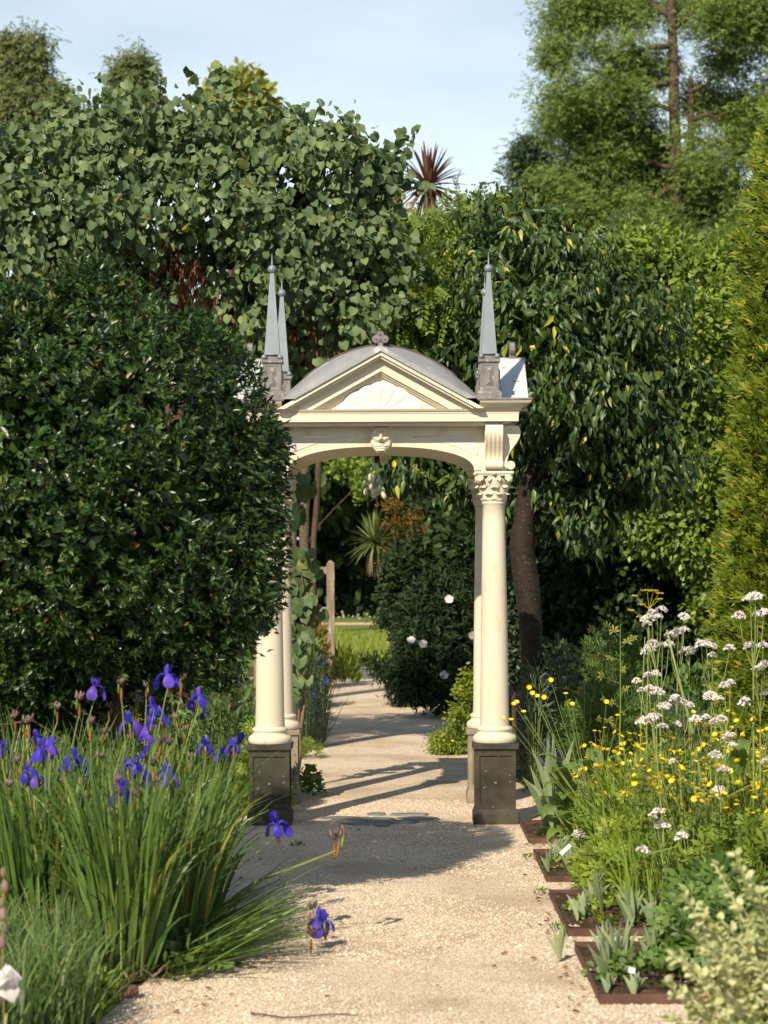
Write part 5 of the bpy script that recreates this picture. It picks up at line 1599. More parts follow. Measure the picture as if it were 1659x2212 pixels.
for lst, kd in ((fl, 'flower'), (wi, 'withered')):
    for px, py, k in lst:
        x, y = clumps_xy[k][0], clumps_xy[k][1]
        yy = y + RS.normal() * .08
        tp = W(px, py, yy)
        iris_stem(iris_roots[k], (x * .75 + tp[0] * .25 + RS.normal() * .03, yy + RS.normal() * .03, 0), tp, kd, .82 + .10 * RS.normal())
# leaning stems over the path
for foot, pts, kd in (((-.80, 9.9), (596, 1782, 9.75), 'flower'), ((-.78, 9.9), (735, 1808, 9.7), 'withered'), ((-.78, 9.85), (722, 1815, 9.75), 'withered')):
    iris_stem(iris_roots[5], (foot[0], foot[1], .0), W(*pts), kd, 1.15)
for foot, pts, kd in (((-.84, 9.3), (688, 1988, 9.5), 'flower'), ((-.84, 9.3), (700, 1992, 9.5), 'flower'), ((-.85, 9.3), (672, 2022, 9.3), 'withered'), ((-.84, 9.35), (672, 1965, 9.6), 'withered')):
    iris_stem(iris_roots[2], (foot[0], foot[1], .0), W(*pts), kd, 1.0)

# soft grass in the lower left corner
n = 3600
B = np.stack([U(-2.0, -1.05, n), U(7.3, 8.75, n), np.zeros(n)], 1)
k = B[:, 0] < -1.12 + .12 * np.sin(B[:, 1] * 5) + (B[:, 1] - 8) * .10
B = B[k]; n = len(B)
gr = empty('grass_tussock', (-1.4, 8.0, 0), 'soft fine blue-green grass tussock out of focus in the bottom left corner', 'grass', None)
blades(gr, B, RS.rand(n) * 6.28, np.abs(RS.normal(size=n)) * .25, U(.3, 1.4, n), U(.22, .44, n), U(.0030, .0060, n), M['grass'], seg=6, singles=0)

# white bearded iris cut by the left edge, dry stalk above it
wr = empty('white_iris', W(14, 2200, 7.0), 'ruffled white iris bloom cut by the left picture edge, out of focus', 'flower')
base = np.array(wr.location); wr.location[2] = 0; base[2] = 0
b = MB(); b.tube([(0, 0, 0), np.array([-.01, 0, .15]), W(14, 2190, 7.0) - base], [.006, .005, .005], 6); b.build('stem', M['bedstem'], wr)
for k in range(9):
    b = MB(); rows = []
    for i in range(7):
        t_ = i / 6; w_ = .042 * math.sin(PI * min(.96, .12 + t_ * .85))
        rows.append([(u * w_, .065 * math.sin(t_ * 1.6) * (1 if k < 5 else .5), (.05 * t_ - .085 * t_ * t_ if k < 5 else .075 * t_) + .006 * math.sin(u * 7 + i)) for u in (-1, -.6, -.2, .2, .6, 1)])
    b.grid(rows, True)
    c = W(8 + (k % 3 - 1) * 10, 2120 + 16 * (k // 3), 7.0) - base
    b.build('petal', M['whitefl'], wr, Matrix.Translation(c) @ Matrix.Rotation(k * 1.3, 4, 'Z') @ Matrix.Rotation(.3 * math.sin(k), 4, 'X'))
dr = empty('dry_seed_stalk', (W(8, 1218, 7.2)[0], 7.2, 0), 'brown dried flower stalk at the left picture edge above the white iris', 'flower')
b = MB(); base = np.array(dr.location)
b.tube([(0, 0, 0), W(6, 2100, 7.2) - base, W(8, 1880, 7.2) - base], [.004, .004, .003], 6); b.build('stem', M['twig'], dr)
for k, py in enumerate((1885, 1915, 1950, 1975, 2005, 2035)):
    b = MB(); b.sphere((0, 0, 0), .013 + .003 * (k % 2), 8, 7, (.8, .8, 1.35)); b.build('seed_head', M['withered'] if k % 2 else M['cordead'], dr, Matrix.Translation(W(7 + 4 * math.sin(k * 2), py, 7.2) - base))
b = MB(); b.box(-.035, .035, -.03, .03, 0, .055, .008)
st = b.build('edging_stone', M['brick'], None, Matrix.Translation(G(278, 2162)) @ Matrix.Rotation(.2, 4, 'Z')); tag(st, 'small brown stone block at the foot of the nearest iris clump', 'stone')

# ------------------------------------------------------------------ leafy filler helper
def mound(name, label, cat, c, rad, n, tm, size, mat, stem=None, nst=0, group=None, flat=1.0, dirz=.5, name_='foliage', singles=0, jit=.7, kind=None, smat=None):
    x, y = float(c[0]), float(c[1])
    r = empty(name, (x, y, 0), label, cat, group)
    rx, ry, h = rad
    d = rnd_dir(n); d[:, 2] = np.abs(d[:, 2])
    rr = (.35 + .65 * RS.rand(n) ** .5)
    P = np.stack([x + d[:, 0] * rx * rr, y + d[:, 1] * ry * rr, .02 + d[:, 2] * h * rr], 1)
    dd = d * np.array([1, 1, .6]) + rnd_dir(n) * jit + np.array([0, 0, dirz])
    put_leaves(r, tm, P, frames(dd, np.array([0, -.3, 1.]) + rnd_dir(n) * .7), U(size[0], size[1], n), mat, singles, mass=name_)
    if nst:
        b = MB()
        for i in range(nst):
            k = RS.randint(n); q = P[k] - np.array([x, y, 0])
            b.tube([(q[0] * .2, q[1] * .2, 0), q * np.array([.6, .6, .6]), q], [.003, .0025, .0015], 4, cap=False)
        o = b.build('stems', smat or M['bedstem'], r); o['kind'] = 'stuff'
    return r

# behind and beside the left columns
mound('leafy_perennial', 'light green leafy perennial left of the front left column, under the clipped shrub', 'plant', (-1.12, 15.2), (.32, .35, .95), 1500, T_oval(.24), (.035, .065), M['dkgreen'], nst=40)
mound('leafy_perennial', 'light green leafy perennial glimpsed between the shrub trunks at far left', 'plant', (-2.35, 15.6), (.75, .5, .75), 1500, T_oval(.26), (.045, .085), M['dkgreen'], nst=40)
mound('leafy_perennial', 'light green leafy perennial glimpsed beneath the middle of the clipped shrub', 'plant', (-1.75, 16.2), (.5, .5, .7), 1300, T_oval(.26), (.045, .085), M['dkgreen'], nst=40)
mound('rough_weed', 'coarse toothed green weed at the foot of the front left column', 'plant', (-.86, 14.75), (.18, .2, .62), 420, T_palm(5), (.05, .08), M['bedgreen'], nst=20)
mound('ivy_patch', 'low trailing leaves beside the rear left pedestal on the gravel', 'plant', G(668, 1722)[:2], (.10, .22, .20), 130, T_heart(), (.03, .05), M['dkgreen'])
mound('ivy_patch', 'small leafy weed just behind the rear left pedestal', 'plant', G(662, 1640)[:2], (.14, .2, .16), 130, T_palm(5), (.03, .05), M['bedgreen'])
mound('path_edge_weeds', 'low green weeds and dry stems at the path edge below the nearest iris clump', 'plant', (-1.14, 8.15), (.16, .5, .12), 500, T_small(.12), (.03, .07), M['bedgreen'])
for i_, (wx, wy, lab_) in enumerate(((.70, 9.9, 'tiny weeds and litter at the left corner of the second bed'), (.71, 11.0, 'tiny weeds beside the back corner of the second bed'), (.72, 12.3, 'tiny pale weeds beside the third bed'), (-.55, 12.9, 'small weed growing in the gravel in front of the left pedestal'))):
    mound('gravel_weed', lab_, 'weed', (wx, wy), (.04, .11, .022), 60, T_oval(.3), (.008, .018), M['dkgreen'])
mound('path_edge_weeds', 'dark low leaves lying under the sprawling iris leaves', 'plant', (-.80, 9.05), (.14, .3, .10), 160, T_oval(.3), (.04, .08), M['dkgreen'])
# cornflowers
cf = empty('cornflower_plant', G(668, 1612), 'straggly grey-green cornflower plants with bright blue flowers behind the left columns', 'flower')
base = np.array(cf.location); yy = float(base[1])
n = 420
B = np.stack([base[0] + U(-.16, .13, n), yy + U(-.3, 1.4, n), np.zeros(n)], 1)
blades(cf, B, RS.rand(n) * 6.28, np.abs(RS.normal(size=n)) * .16, U(0, .7, n), U(.3, .85, n), U(.002, .004, n), M['olive'], seg=5)
n = 900
P = np.stack([base[0] + U(-.2, .16, n), yy + U(-.3, 1.4, n), U(.05, .75, n)], 1)
put_leaves(cf, T_small(.07), P, frames(rnd_dir(n) + np.array([0, 0, .8]), rnd_dir(n)), U(.05, .10, n), M['olive'], mass='narrow_leaves')
def flower_disc(name, k, r, w, cup, mat, cmat=None, crad=.2, tip=.75, hollow=0):
    b = MB()
    for i in range(k):
        a = 2 * PI * i / k
        ca, sa = math.cos(a), math.sin(a)
        rows = []
        for t_, ww in ((.08, .25), (.5, 1.0), (.85, .95), (1.0, tip * .6)):
            z = cup * r * t_ ** 1.5
            rows.append([(ca * r * t_ - s_ * sa * w * ww, sa * r * t_ + s_ * ca * w * ww, z + .08 * r * (s_ * s_)) for s_ in (-1, 0, 1)])
        b.grid(rows, True)
    ms = [mat]
    if cmat:
        b.m = 1; b.sphere((0, 0, .03 * r), r * crad, 8, 5, (1, 1, .6)); ms.append(cmat)
    return b.mesh(name, ms)
m_corn = flower_disc('flower', 9, .024, .006, .5, M['cornfl'], M['purplefl'], .3)
for px, py in ((664, 1376), (642, 1446), (651, 1450), (698, 1432), (704, 1472), (694, 1480), (670, 1540), (641, 1494), (650, 1412), (676, 1500), (659, 1466)):
    c = W(px, py, yy + U(0, .8, 1)[0]) - base
    b = MB(); b.tube([(c[0] * .6, c[1], 0), (c[0] * .7, c[1], c[2] * .6), c], [.002, .0018, .0014], 4, cap=False); b.build('stem', M['bedstem'], cf)
    link('flower', m_corn, cf, Matrix.Translation(c) @ Matrix.Rotation(RS.rand() * .9 + .3, 4, 'X') @ Matrix.Scale(.9 + .3 * RS.rand(), 4))
mound('grassy_tuft', 'green grassy tuft at the foot of the weathered timber post', 'plant', G(738, 1482)[:2], (.22, .3, .42), 500, T_small(.05), (.10, .22), M['bedgreen'], dirz=1.5, jit=.35)
mound('copper_shrub', 'small coppery leaved shrub just left of the weathered timber post', 'shrub', G(690, 1490)[:2], (.16, .3, .95), 420, T_oval(.3), (.05, .08), M['orange'], nst=12)
mound('dark_border_plant', 'dark green border plant between the cornflowers and the timber post', 'plant', G(678, 1530)[:2], (.16, .4, .75), 600, T_oval(.24), (.05, .09), M['dkgreen'], nst=12)

# weathered timber frame
PYY = 30.0
tf = empty('timber_frame', (W(714, 1218, PYY)[0], PYY, 0), 'weathered timber post with two rails running left behind the heart leaved shrub', 'fence')
base = np.array(tf.location); zt = W(714, 1212, PYY)[2]
b = MB(); b.box(-.05, .05, -.05, .05, 0, zt - .03, .004); b.frus((-.05, .05, -.05, .05, zt - .03), (-.012, .012, -.012, .012, zt + .01)); b.build('post', M['timber'], tf)
link('post', tf.children[0].data, tf, Matrix.Translation((-.95, 0, 0)))
for za in (zt - .12, W(0, 1330, PYY)[2] - .0):
    b = MB(); b.box(-.90, -.0505, -.035, .035, za - .05, za + .045, .003); b.build('rail', M['timber'], tf)
b = MB(); b.box(-.90, -.0505, -.012, .012, W(0, 1316, PYY)[2] - .01, W(0, 1316, PYY)[2] + .008); b.build('rail', M['zinc'], tf)
b = MB(); b.box(-.13, .05, -.06, .06, 0, .08, .004); st = b.build('kerb_block', M['brick'], None, Matrix.Translation(G(700, 1474))); tag(st, 'reddish kerb block at the foot of the timber post', 'stone')

# bench glimpsed right of the lawn
BYY = 33.0
bn = empty('garden_bench', (W(862, 1218, BYY)[0], BYY, 0), 'grey weathered bench end half hidden by the white flowered shrub at the lawn edge', 'bench')
b = MB(); b.box(-.035, .035, -.03, .03, 0, W(0, 1345, BYY)[2], .004); b.build('leg', M['timber'], bn)
b = MB(); b.box(.0, 1.3, -.20, .20, W(0, 1425, BYY)[2], W(0, 1425, BYY)[2] + .04, .004); b.build('seat', M['zinc'], bn, Matrix.Translation((.0355, 0, 0)))
for k in range(3):
    b = MB(); zz_ = W(0, 1408 - 22 * k, BYY)[2]; b.box(.0355, 1.3, -.012, .012, zz_, zz_ + .07, .003); b.build('slat', M['zinc'], bn)
link('leg', bn.children[0].data, bn, Matrix.Translation((1.34, 0, 0)))

# ------------------------------------------------------------------ dark shrubs right of the path, behind the arch
def shrub(name, label, rows, y, n, per, spread, tm, size, mat, base, inner=800, singles=0, cat='shrub', droop_=.1, up=.2, jit=.7, nbr=4, group=None, depth=.4):
    Lb = lobes_px(rows, y)
    r = empty(name, (base[0], base[1], 0), label, cat, group)
    tri_crown(r, Lb, n, per, spread, tm, size, mat, droop=droop_, up=up, jit=jit, depth=depth, singles=singles, mass='foliage')
    if inner:
        P2, N2 = sample_lobes(Lb * np.array([1, 1, 1, .85, .85, .85]), inner, .8, cull=.2)
        k = P2[:, 2] > .03; P2 = P2[k]
        put_leaves(r, T_oval(.3), P2, frames(rnd_dir(len(P2)), rnd_dir(len(P2))), np.full(len(P2), size[1] * 1.3), mat, mass='inner_foliage')
    for i in range(nbr):
        k = RS.randint(len(Lb)); branches(r, np.array([base[0] + .1 * RS.normal(), base[1], 0.]), [Lb[k][:3]], .018, M['bark'], name='stem')
    return r, Lb
cis, _ = shrub('rock_rose', 'dark leaved shrub with a few white saucer flowers right of the path under the arch', [(940, 1420, 80, 90, 0, .5), (1000, 1400, 60, 100, 0, .5), (960, 1310, 80, 80, .2, .5), (900, 1470, 50, 50, -.3, .3), (1020, 1480, 50, 70, -.5, .4), (980, 1500, 50, 40, -.4, .3), (900, 1360, 50, 60, 0, .4), (1030, 1320, 50, 80, .2, .4)],
               24.0, 1500, 6, .05, T_lance(.13, .1), (.06, .10), M['darkleaf'], G(960, 1545)[:2], inner=1500)
m_rose = flower_disc('flower', 5, .044, .021, .3, M['whitefl'], M['yellowfl'], .18, 1.2)
base = np.array(cis.location)
for px, py, rx in ((970, 1295, 1.2), (1021, 1374, 1.2), (888, 1384, .9), (914, 1392, 1.1), (960, 1458, 1.35), (1002, 1480, .9)):
    c = W(px, py, 23.35) - base
    link('flower', m_rose, cis, Matrix.Translation(c) @ Matrix.Rotation(rx, 4, 'X') @ Matrix.Rotation(RS.rand(), 4, 'Z'))
shrub('dark_evergreen', 'tall dark fine leaved evergreen filling the right of the arch above the rock rose', [(970, 1130, 85, 95, 0, .7), (1010, 1220, 70, 90, 0, .6), (910, 1230, 65, 70, -1.5, .5), (1020, 1060, 60, 70, 0, .6), (890, 1300, 55, 60, -1.5, .5), (950, 1040, 55, 45, .3, .5), (868, 1260, 35, 60, -1.6, .3)],
      27.0, 1600, 6, .06, T_oval(.25), (.05, .09), M['darkleaf'], (W(975, 1218, 27)[0], 27.0), inner=1800)
shrub('amber_shrub', 'amber and orange leaved shrub under the arch beside the green cordyline', [(850, 1092, 24, 16, 0, .3), (885, 1122, 26, 14, 0, .3), (850, 1128, 16, 12, 0, .3), (910, 1145, 20, 14, 0, .3), (870, 1160, 22, 10, 0, .25), (850, 1210, 26, 26, .1, .3), (880, 1245, 30, 30, .1, .3)],
      26.2, 340, 6, .035, T_small(.2), (.025, .045), M['orange'], (W(890, 1218, 26.2)[0], 26.2), inner=260)
shrub('feathery_shrub', 'low feathery grey-green shrub spilling onto the path in front of the lawn', [(862, 1455, 36, 26, 0, .3), (830, 1450, 32, 14, 0, .2), (806, 1428, 22, 6, 0, .1), (880, 1490, 40, 26, 0, .3), (850, 1330, 24, 16, .2, .2), (832, 1345, 20, 8, .2, .15), (885, 1380, 24, 36, .2, .3)],
      25.6, 700, 6, .04, T_small(.10), (.05, .09), M['darkleaf'], (W(880, 1218, 25.6)[0], 25.6), inner=300)
shrub('lime_spurge', 'lime-green leafy plant against the rear right column', [(1005, 1500, 18, 30, 0, .12), (1016, 1470, 12, 22, 0, .1), (994, 1540, 20, 14, 0, .12)], 19.0, 120, 5, .03, T_oval(.28), (.03, .05), M['limey'], G(1004, 1600)[:2], inner=80)
sj, SJ = shrub('st_johns_wort', 'low bright green cushion with tiny yellow flowers left of the rear right pedestal', [(975, 1600, 38, 24, 0, .2), (998, 1590, 22, 28, 0, .15), (948, 1612, 18, 14, 0, .12)], 19.2, 420, 5, .025, T_small(.2), (.025, .04), M['bedgreen'], G(975, 1630)[:2], inner=150)
P, N = sample_lobes(SJ, 70, .1); k = N[:, 2] > -.1
put_leaves(sj, T_oval(.4), P[k] + N[k] * .02, frames(rnd_dir(k.sum()), N[k]), np.full(k.sum(), .025), M['yellowfl'], mass='yellow_flowers')

# ------------------------------------------------------------------ meadow grass on the lawn
n = 13000
yy_ = U(36.0, 51.0, n) ; B = np.stack([U(-.055, .045, n) * yy_, yy_, np.full(n, .005)], 1)
base_az = RS.rand(n) * 6.28
mg = blades(None, B, base_az, np.abs(RS.normal(size=n)) * .3, U(.2, 1.2, n), U(.08, .30, n) * (.7 + .3 * np.sin(B[:, 0] * 5 + yy_ * 1.3)), U(.004, .011, n), M['meadow'], seg=3, mass='meadow_grass', twist=RS.normal(size=n) * .5)
tag(mg, 'sunlit yellow-green long grass seen through the arch beyond the path', 'grass', kind='stuff')
n = 60
P = np.stack([U(-1.8, 1.6, n), U(63, 67, n), U(.08, .2, n)], 1)
dz = link('daisies', leafmesh('daisies', T_oval(.5), P, frames(rnd_dir(n), np.array([0, -.6, 1.]) + 0 * P), np.full(n, .06), M['whitefl']))
tag(dz, 'scatter of tiny white daisies along the far edge of the lawn', 'flowers', kind='stuff')

# ------------------------------------------------------------------ steel-edged beds on the right
beds = [(8.28, 9.44, .735, 2.3, 'steel-edged square bed nearest the camera, bottom right'), (9.79, 10.97, .735, 2.4, 'second steel-edged bed along the right of the path'), (11.46, 12.55, .755, 2.5, 'third steel-edged bed, the one with the pale plant label'), (13.04, 13.95, .76, 2.6, 'fourth steel-edged bed, beside the front right pedestal')]
for y0, y1, x0, x1, lab in beds:
    r = empty('steel_edged_bed', ((x0 + x1) / 2, (y0 + y1) / 2, 0), lab, 'flower bed', 'steel-edged beds right of the path')
    cx, cy = (x0 + x1) / 2, (y0 + y1) / 2
    hx, hy = (x1 - x0) / 2, (y1 - y0) / 2
    hh = .042 + .006 * RS.rand(); th = .0035
    for a_ in ((-hx, hx, -hy, -hy + th), (-hx, hx, hy - th, hy), (-hx, -hx + th, -hy + th, hy - th), (hx - th, hx, -hy + th, hy - th)):
        b = MB(); b.box(a_[0], a_[1], a_[2], a_[3], 0, hh); b.build('steel_edge', M['steel'], r)
    me_xs = np.linspace(-hx + th, hx - th, 40); me_ys = np.linspace(-hy + th, hy - th, 30)
    XX, YY = np.meshgrid(me_xs, me_ys); ZZ = .022 + .010 * np.sin(XX * 19 + YY * 7) * np.sin(YY * 23) + .006 * RS.normal(size=XX.shape)
    V = np.stack([XX, YY, ZZ], -1).reshape(-1, 3); ii = np.arange(29)[:, None] * 40 + np.arange(39)[None]
    link('soil', mesh_np('soil', V, np.stack([ii, ii + 1, ii + 41, ii + 40], -1).reshape(-1, 4), M['soil']), r)


def fan_iris(x, y, lab, nfan, h, w=.014, group='grey-green iris fans in the steel-edged beds', dirx=None, spread=.5):
    """bearded iris: flat fans of sword leaves"""
    r = empty('bearded_iris', (x, y, 0), lab, 'iris', group)
    for f in range(nfan):
        fx, fy = x + RS.normal() * .05 * (nfan > 1), y + RS.normal() * .05 * (nfan > 1)
        a = RS.normal() * .5
        for k in range(5 + RS.randint(3)):
            u = (k / 5 - .5) * 2 * spread + (dirx or 0)
            l = h * U(.7, 1.1, 1)[0] * (1 - .2 * abs(u))
            n_ = 7; rows = []
            for i in range(n_):
                t_ = i / (n_ - 1); wd = w * (math.sin(min(PI * .97, .5 + t_ * 2.6)) if t_ > 0 else .4) + .0005
                if i == n_ - 1: wd = .0008
                ang = u * (.45 + .55 * t_) + .12 * math.sin(k)
                cx = l * t_ * math.sin(ang); cz = l * t_ * math.cos(ang)
                px_, pz_ = math.cos(ang) * wd, -math.sin(ang) * wd
                rows.append([(cx - px_, .002 * k, cz - pz_), (cx, .002 * k - wd * .18, cz), (cx + px_, .002 * k, cz + pz_)])
            b = MB(); b.grid(rows, True)
            b.build('leaf', M['greyiris'], r, Matrix.Translation((fx - x, fy - y + .01 * k, .02)) @ Matrix.Rotation(a, 4, 'Z') @ Matrix.Rotation(RS.normal() * .12, 4, 'X'))
    return r
fan_iris(.835, 13.35, 'tall grey-green iris fan leaning over the front right pedestal', 2, .56, .023, dirx=-.12, spread=.42)
fan_iris(.93, 13.25, 'shorter grey-green iris fan just right of the pedestal one', 1, .42, .02, spread=.4)
for x, y, h, lab in ((.80, 12.2, .22, 'grey-green iris fan in the left corner of the third bed'), (.88, 11.75, .20, 'low grey-green iris fan at the front of the third bed'), (.96, 12.2, .24, 'grey-green iris fan beside the pale plant label'), (1.05, 11.9, .26, 'grey-green iris fan right of the plant label'), (1.13, 12.3, .28, 'grey-green iris fan at the back right of the third bed'),
                     (.83, 10.2, .20, 'grey-green iris fan leaning left in the second bed'), (.93, 10.45, .30, 'tallest grey-green iris fan in the second bed'), (1.00, 10.1, .26, 'grey-green iris fan at the front middle of the second bed'), (1.12, 10.05, .22, 'grey-green iris fan at the front right of the second bed'), (1.08, 10.6, .26, 'grey-green iris fan at the back of the second bed'),
                     (.82, 8.75, .24, 'grey-green iris fan near the left edge of the nearest bed'), (.90, 8.9, .34, 'tall grey-green iris fan in the middle of the nearest bed'), (.78, 9.2, .24, 'grey-green iris fan at the back left corner of the nearest bed'), (.84, 8.42, .14, 'smallest grey-green iris fan at the front of the nearest bed'), (1.05, 9.0, .32, 'grey-green iris fan at the back right of the nearest bed'), (1.18, 8.55, .26, 'grey-green iris fan against the dark leaves in the nearest bed')):
    fan_iris(x, y, lab, 2, h * .66, .0095)
for i, (px, py, w_, lab) in enumerate(((1222, 1850, .035, 'pale blue-white plant label on a black spike in the third bed'), (1370, 1880, .028, 'small white plant label among yellow-green leaves'), (1365, 2130, .012, 'small white label in the nearest bed'))):
    g = G(px, py + 30); r = empty('plant_label', g, lab, 'label', None)
    b = MB(); b.box(-.003, .003, -.002, .002, 0, .10); b.build('spike', M['labelleg'], r)
    b = MB(); b.box(-w_, w_, -.0015, .0015, -.011, .011); b.build('plate', M['label'], r, Matrix.Translation((0, 0, .108)) @ Matrix.Rotation(-.75 if i == 0 else .2, 4, 'Y') @ Matrix.Rotation(-.5, 4, 'X'))

# broad pleated leaves beside the right pedestal
def pleated(x, y, lab, n, ln, wd, h, mat=M['broad'], spread=1.0):
    r = empty('false_hellebore', (x, y, 0), lab, 'plant', 'broad pleated leaved plants in the right bed')
    for i in range(n):
        az = i * 2.4 + RS.normal() * .3; u = i / n; el = 1.25 - .9 * (1 - u) + RS.normal() * .1; l = ln * U(.75, 1.1, 1)[0]
        rows = []
        for k in range(10):
            t_ = k / 9
            th = el - 1.5 * t_ ** 1.6
            if k == 0: p = np.array([0., 0.]); 
            else: p = p + np.array([math.cos(th), math.sin(th)]) * l / 9
            w_ = wd * math.sin(PI * min(.985, .06 + .92 * t_ ** .8))
            row = []
            for j in range(9):
                s_ = -1 + j / 4
                row.append((p[0], s_ * w_, p[1] + .22 * w_ * abs(s_) + (.004 if j % 2 else 0)))
            rows.append(row)
        b = MB(); b.grid(rows, False)
        b.build('leaf', mat, r, Matrix.Translation((0, 0, h * (.08 + .9 * u))) @ Matrix.Rotation(az, 4, 'Z'))
    b = MB(); b.tube([(0, 0, 0), (.01, 0, h)], [.010, .006], 8); b.build('stem', M['bedstem'], r)
pleated(.99, 13.2, 'false hellebore with broad pleated leaves right of the iris fan', 18, .30, .055, .38)
pleated(1.14, 13.0, 'false hellebore with upright dark pleated leaves behind the buttercups', 15, .30, .050, .44)
pleated(.98, 12.85, 'false hellebore with one big pale leaf bending toward the path', 9, .24, .055, .16)
pleated(1.42, 12.9, 'false hellebore with pale leaves half hidden among buttercups', 12, .26, .04, .40)
pleated(2.05, 11.2, 'tall pleated leaved plant near the golden conifer, right edge', 12, .40, .045, .55)
pleated(1.82, 12.2, 'pleated leaved plant between the white umbels and the golden conifer', 12, .42, .05, .50)
pleated(1.45, 10.6, 'pale broad leaved plant low among the buttercup stems', 10, .24, .045, .3)

# palmate dark foliage
mound('cranesbill', 'bushy dark green plant with hand shaped leaves at the right of the second bed', 'plant', (1.32, 9.45), (.23, .32, .34), 300, T_palm(5), (.06, .12), M['dkgreen'], nst=60)
mound('cranesbill', 'dark green plant with hand shaped leaves right of the nearest bed', 'plant', (1.22, 9.0), (.22, .3, .30), 260, T_palm(5), (.05, .09), M['dkgreen'], nst=30)
mound('cranesbill', 'green hand shaped leaves below the tall white umbels at the right', 'plant', (1.62, 10.2), (.40, .4, .48), 460, T_palm(5), (.05, .09), M['bedgreen'], nst=60)
mound('cranesbill', 'yellow-green hand shaped leaves spilling over the third bed', 'plant', (1.20, 11.2), (.34, .5, .34), 600, T_palm(5), (.045, .08), M['bedgreen'], nst=60)
mound('cranesbill', 'yellow-green hand shaped leaves behind the second bed', 'plant', (1.12, 10.75), (.22, .22, .28), 240, T_palm(5), (.04, .07), M['bedgreen'], nst=30)
mound('cranesbill', 'small low leaves creeping in the nearest bed', 'plant', (1.0, 8.75), (.28, .26, .10), 260, T_heart(), (.02, .035), M['dkgreen'])
mound('cranesbill', 'low seedlings in the second bed between the iris fans', 'plant', (1.02, 10.35), (.28, .4, .08), 300, T_heart(), (.018, .03), M['bedgreen'])
mound('cranesbill', 'low seedlings in the third bed between the iris fans', 'plant', (1.05, 12.0), (.3, .4, .06), 200, T_heart(), (.018, .03), M['bedgreen'])
mound('border_filler', 'mass of fine yellow-green stems and leaves under the buttercups, left part', 'plant', (1.35, 12.1), (.42, .7, .52), 1500, T_small(.09), (.06, .13), M['bedgreen'], nst=120, dirz=1.2)
mound('border_filler', 'mass of fine yellow-green stems and leaves under the buttercups, middle', 'plant', (1.60, 11.2), (.50, .7, .52), 1900, T_small(.09), (.06, .13), M['bedgreen'], nst=140, dirz=1.2)
mound('border_filler', 'mass of fine green stems and leaves at the right edge below the umbels', 'plant', (2.0, 11.6), (.50, .8, .55), 1500, T_small(.09), (.06, .13), M['bedgreen'], nst=100, dirz=1.2)
mound('border_filler', 'fine green leaves right of the third bed below the buttercups', 'plant', (1.45, 10.6), (.34, .4, .42), 1000, T_small(.09), (.05, .10), M['bedgreen'], nst=80, dirz=1.0)
# plants behind the right bed
for x, y, rx, ry, h, n_, tm_, sz, mt, nm, lab in (
        (1.55, 16.2, .5, .4, .75, 2200, T_spray(5, .05), (.07, .12), M['dkgreen'], 'fennel_clump', 'soft dark green feathery clump behind the buttercups, centre right'),
        (1.95, 16.6, .5, .4, .62, 1800, T_spray(5, .05), (.06, .10), M['olive'], 'fennel_clump', 'blue-grey feathery dome left of the white umbels'),
        (1.30, 17.6, .3, .3, .95, 1000, T_oval(.3), (.04, .07), M['olive'], 'leafy_perennial', 'grey-green leafy plant right of the dark tree trunk'),
        (1.75, 18.6, .45, .3, 1.05, 1400, T_spray(5, .06), (.08, .13), M['dkgreen'], 'fennel_clump', 'tall dark feathery clump at the back of the right bed'),
        (2.35, 17.2, .5, .4, .85, 1200, T_oval(.22), (.05, .09), M['dkgreen'], 'leafy_perennial', 'dark green leafy plant left of the golden conifer'),
        (1.72, 14.9, .4, .3, .38, 1100, T_small(.08), (.06, .11), M['bedgreen'], 'grassy_tuft', 'bright green low tuft in front of the feathery clumps'),
        (2.2, 14.2, .5, .5, .4, 1000, T_small(.08), (.06, .11), M['bedgreen'], 'grassy_tuft', 'bright green low tuft at the foot of the golden conifer'),
        (1.22, 14.4, .2, .3, .30, 400, T_small(.10), (.05, .09), M['dkgreen'], 'grassy_tuft', 'low dark tuft at the foot of the drooping tree trunk'),
        (.98, 16.0, .12, .3, .95, 500, T_small(.10), (.05, .10), M['olive'], 'grassy_tuft', 'wispy grey-green stems between the right columns and the tree trunk')):
    mound(nm, lab, 'plant', (x, y), (rx, ry, h), n_, tm_, sz, mt, nst=40)
# white starry ground flowers
n = 260
P = np.stack([U(1.0, 1.75, n), U(14.6, 16.2, n), U(.03, .12, n)], 1)
sf = link('starry_flowers', leafmesh('starry_flowers', T_oval(.5), P, frames(rnd_dir(n), np.array([0, -.8, .8]) + .4 * rnd_dir(n)), np.full(n, .028), M['whitefl']))
tag(sf, 'low drift of small white flowers on the ground behind the buttercups', 'flowers', kind='stuff')
n = 70
P = np.stack([U(.93, 1.10, n), U(14.9, 15.3, n), U(.08, .42, n)], 1)
sf = link('violet_flowers', leafmesh('violet_flowers', T_oval(.5), P, frames(rnd_dir(n), np.array([0, -.8, .8]) + .4 * rnd_dir(n)), np.full(n, .024), M['purplefl']))
tag(sf, 'small violet and white flowers at the foot of the dark tree trunk', 'flowers', kind='stuff')

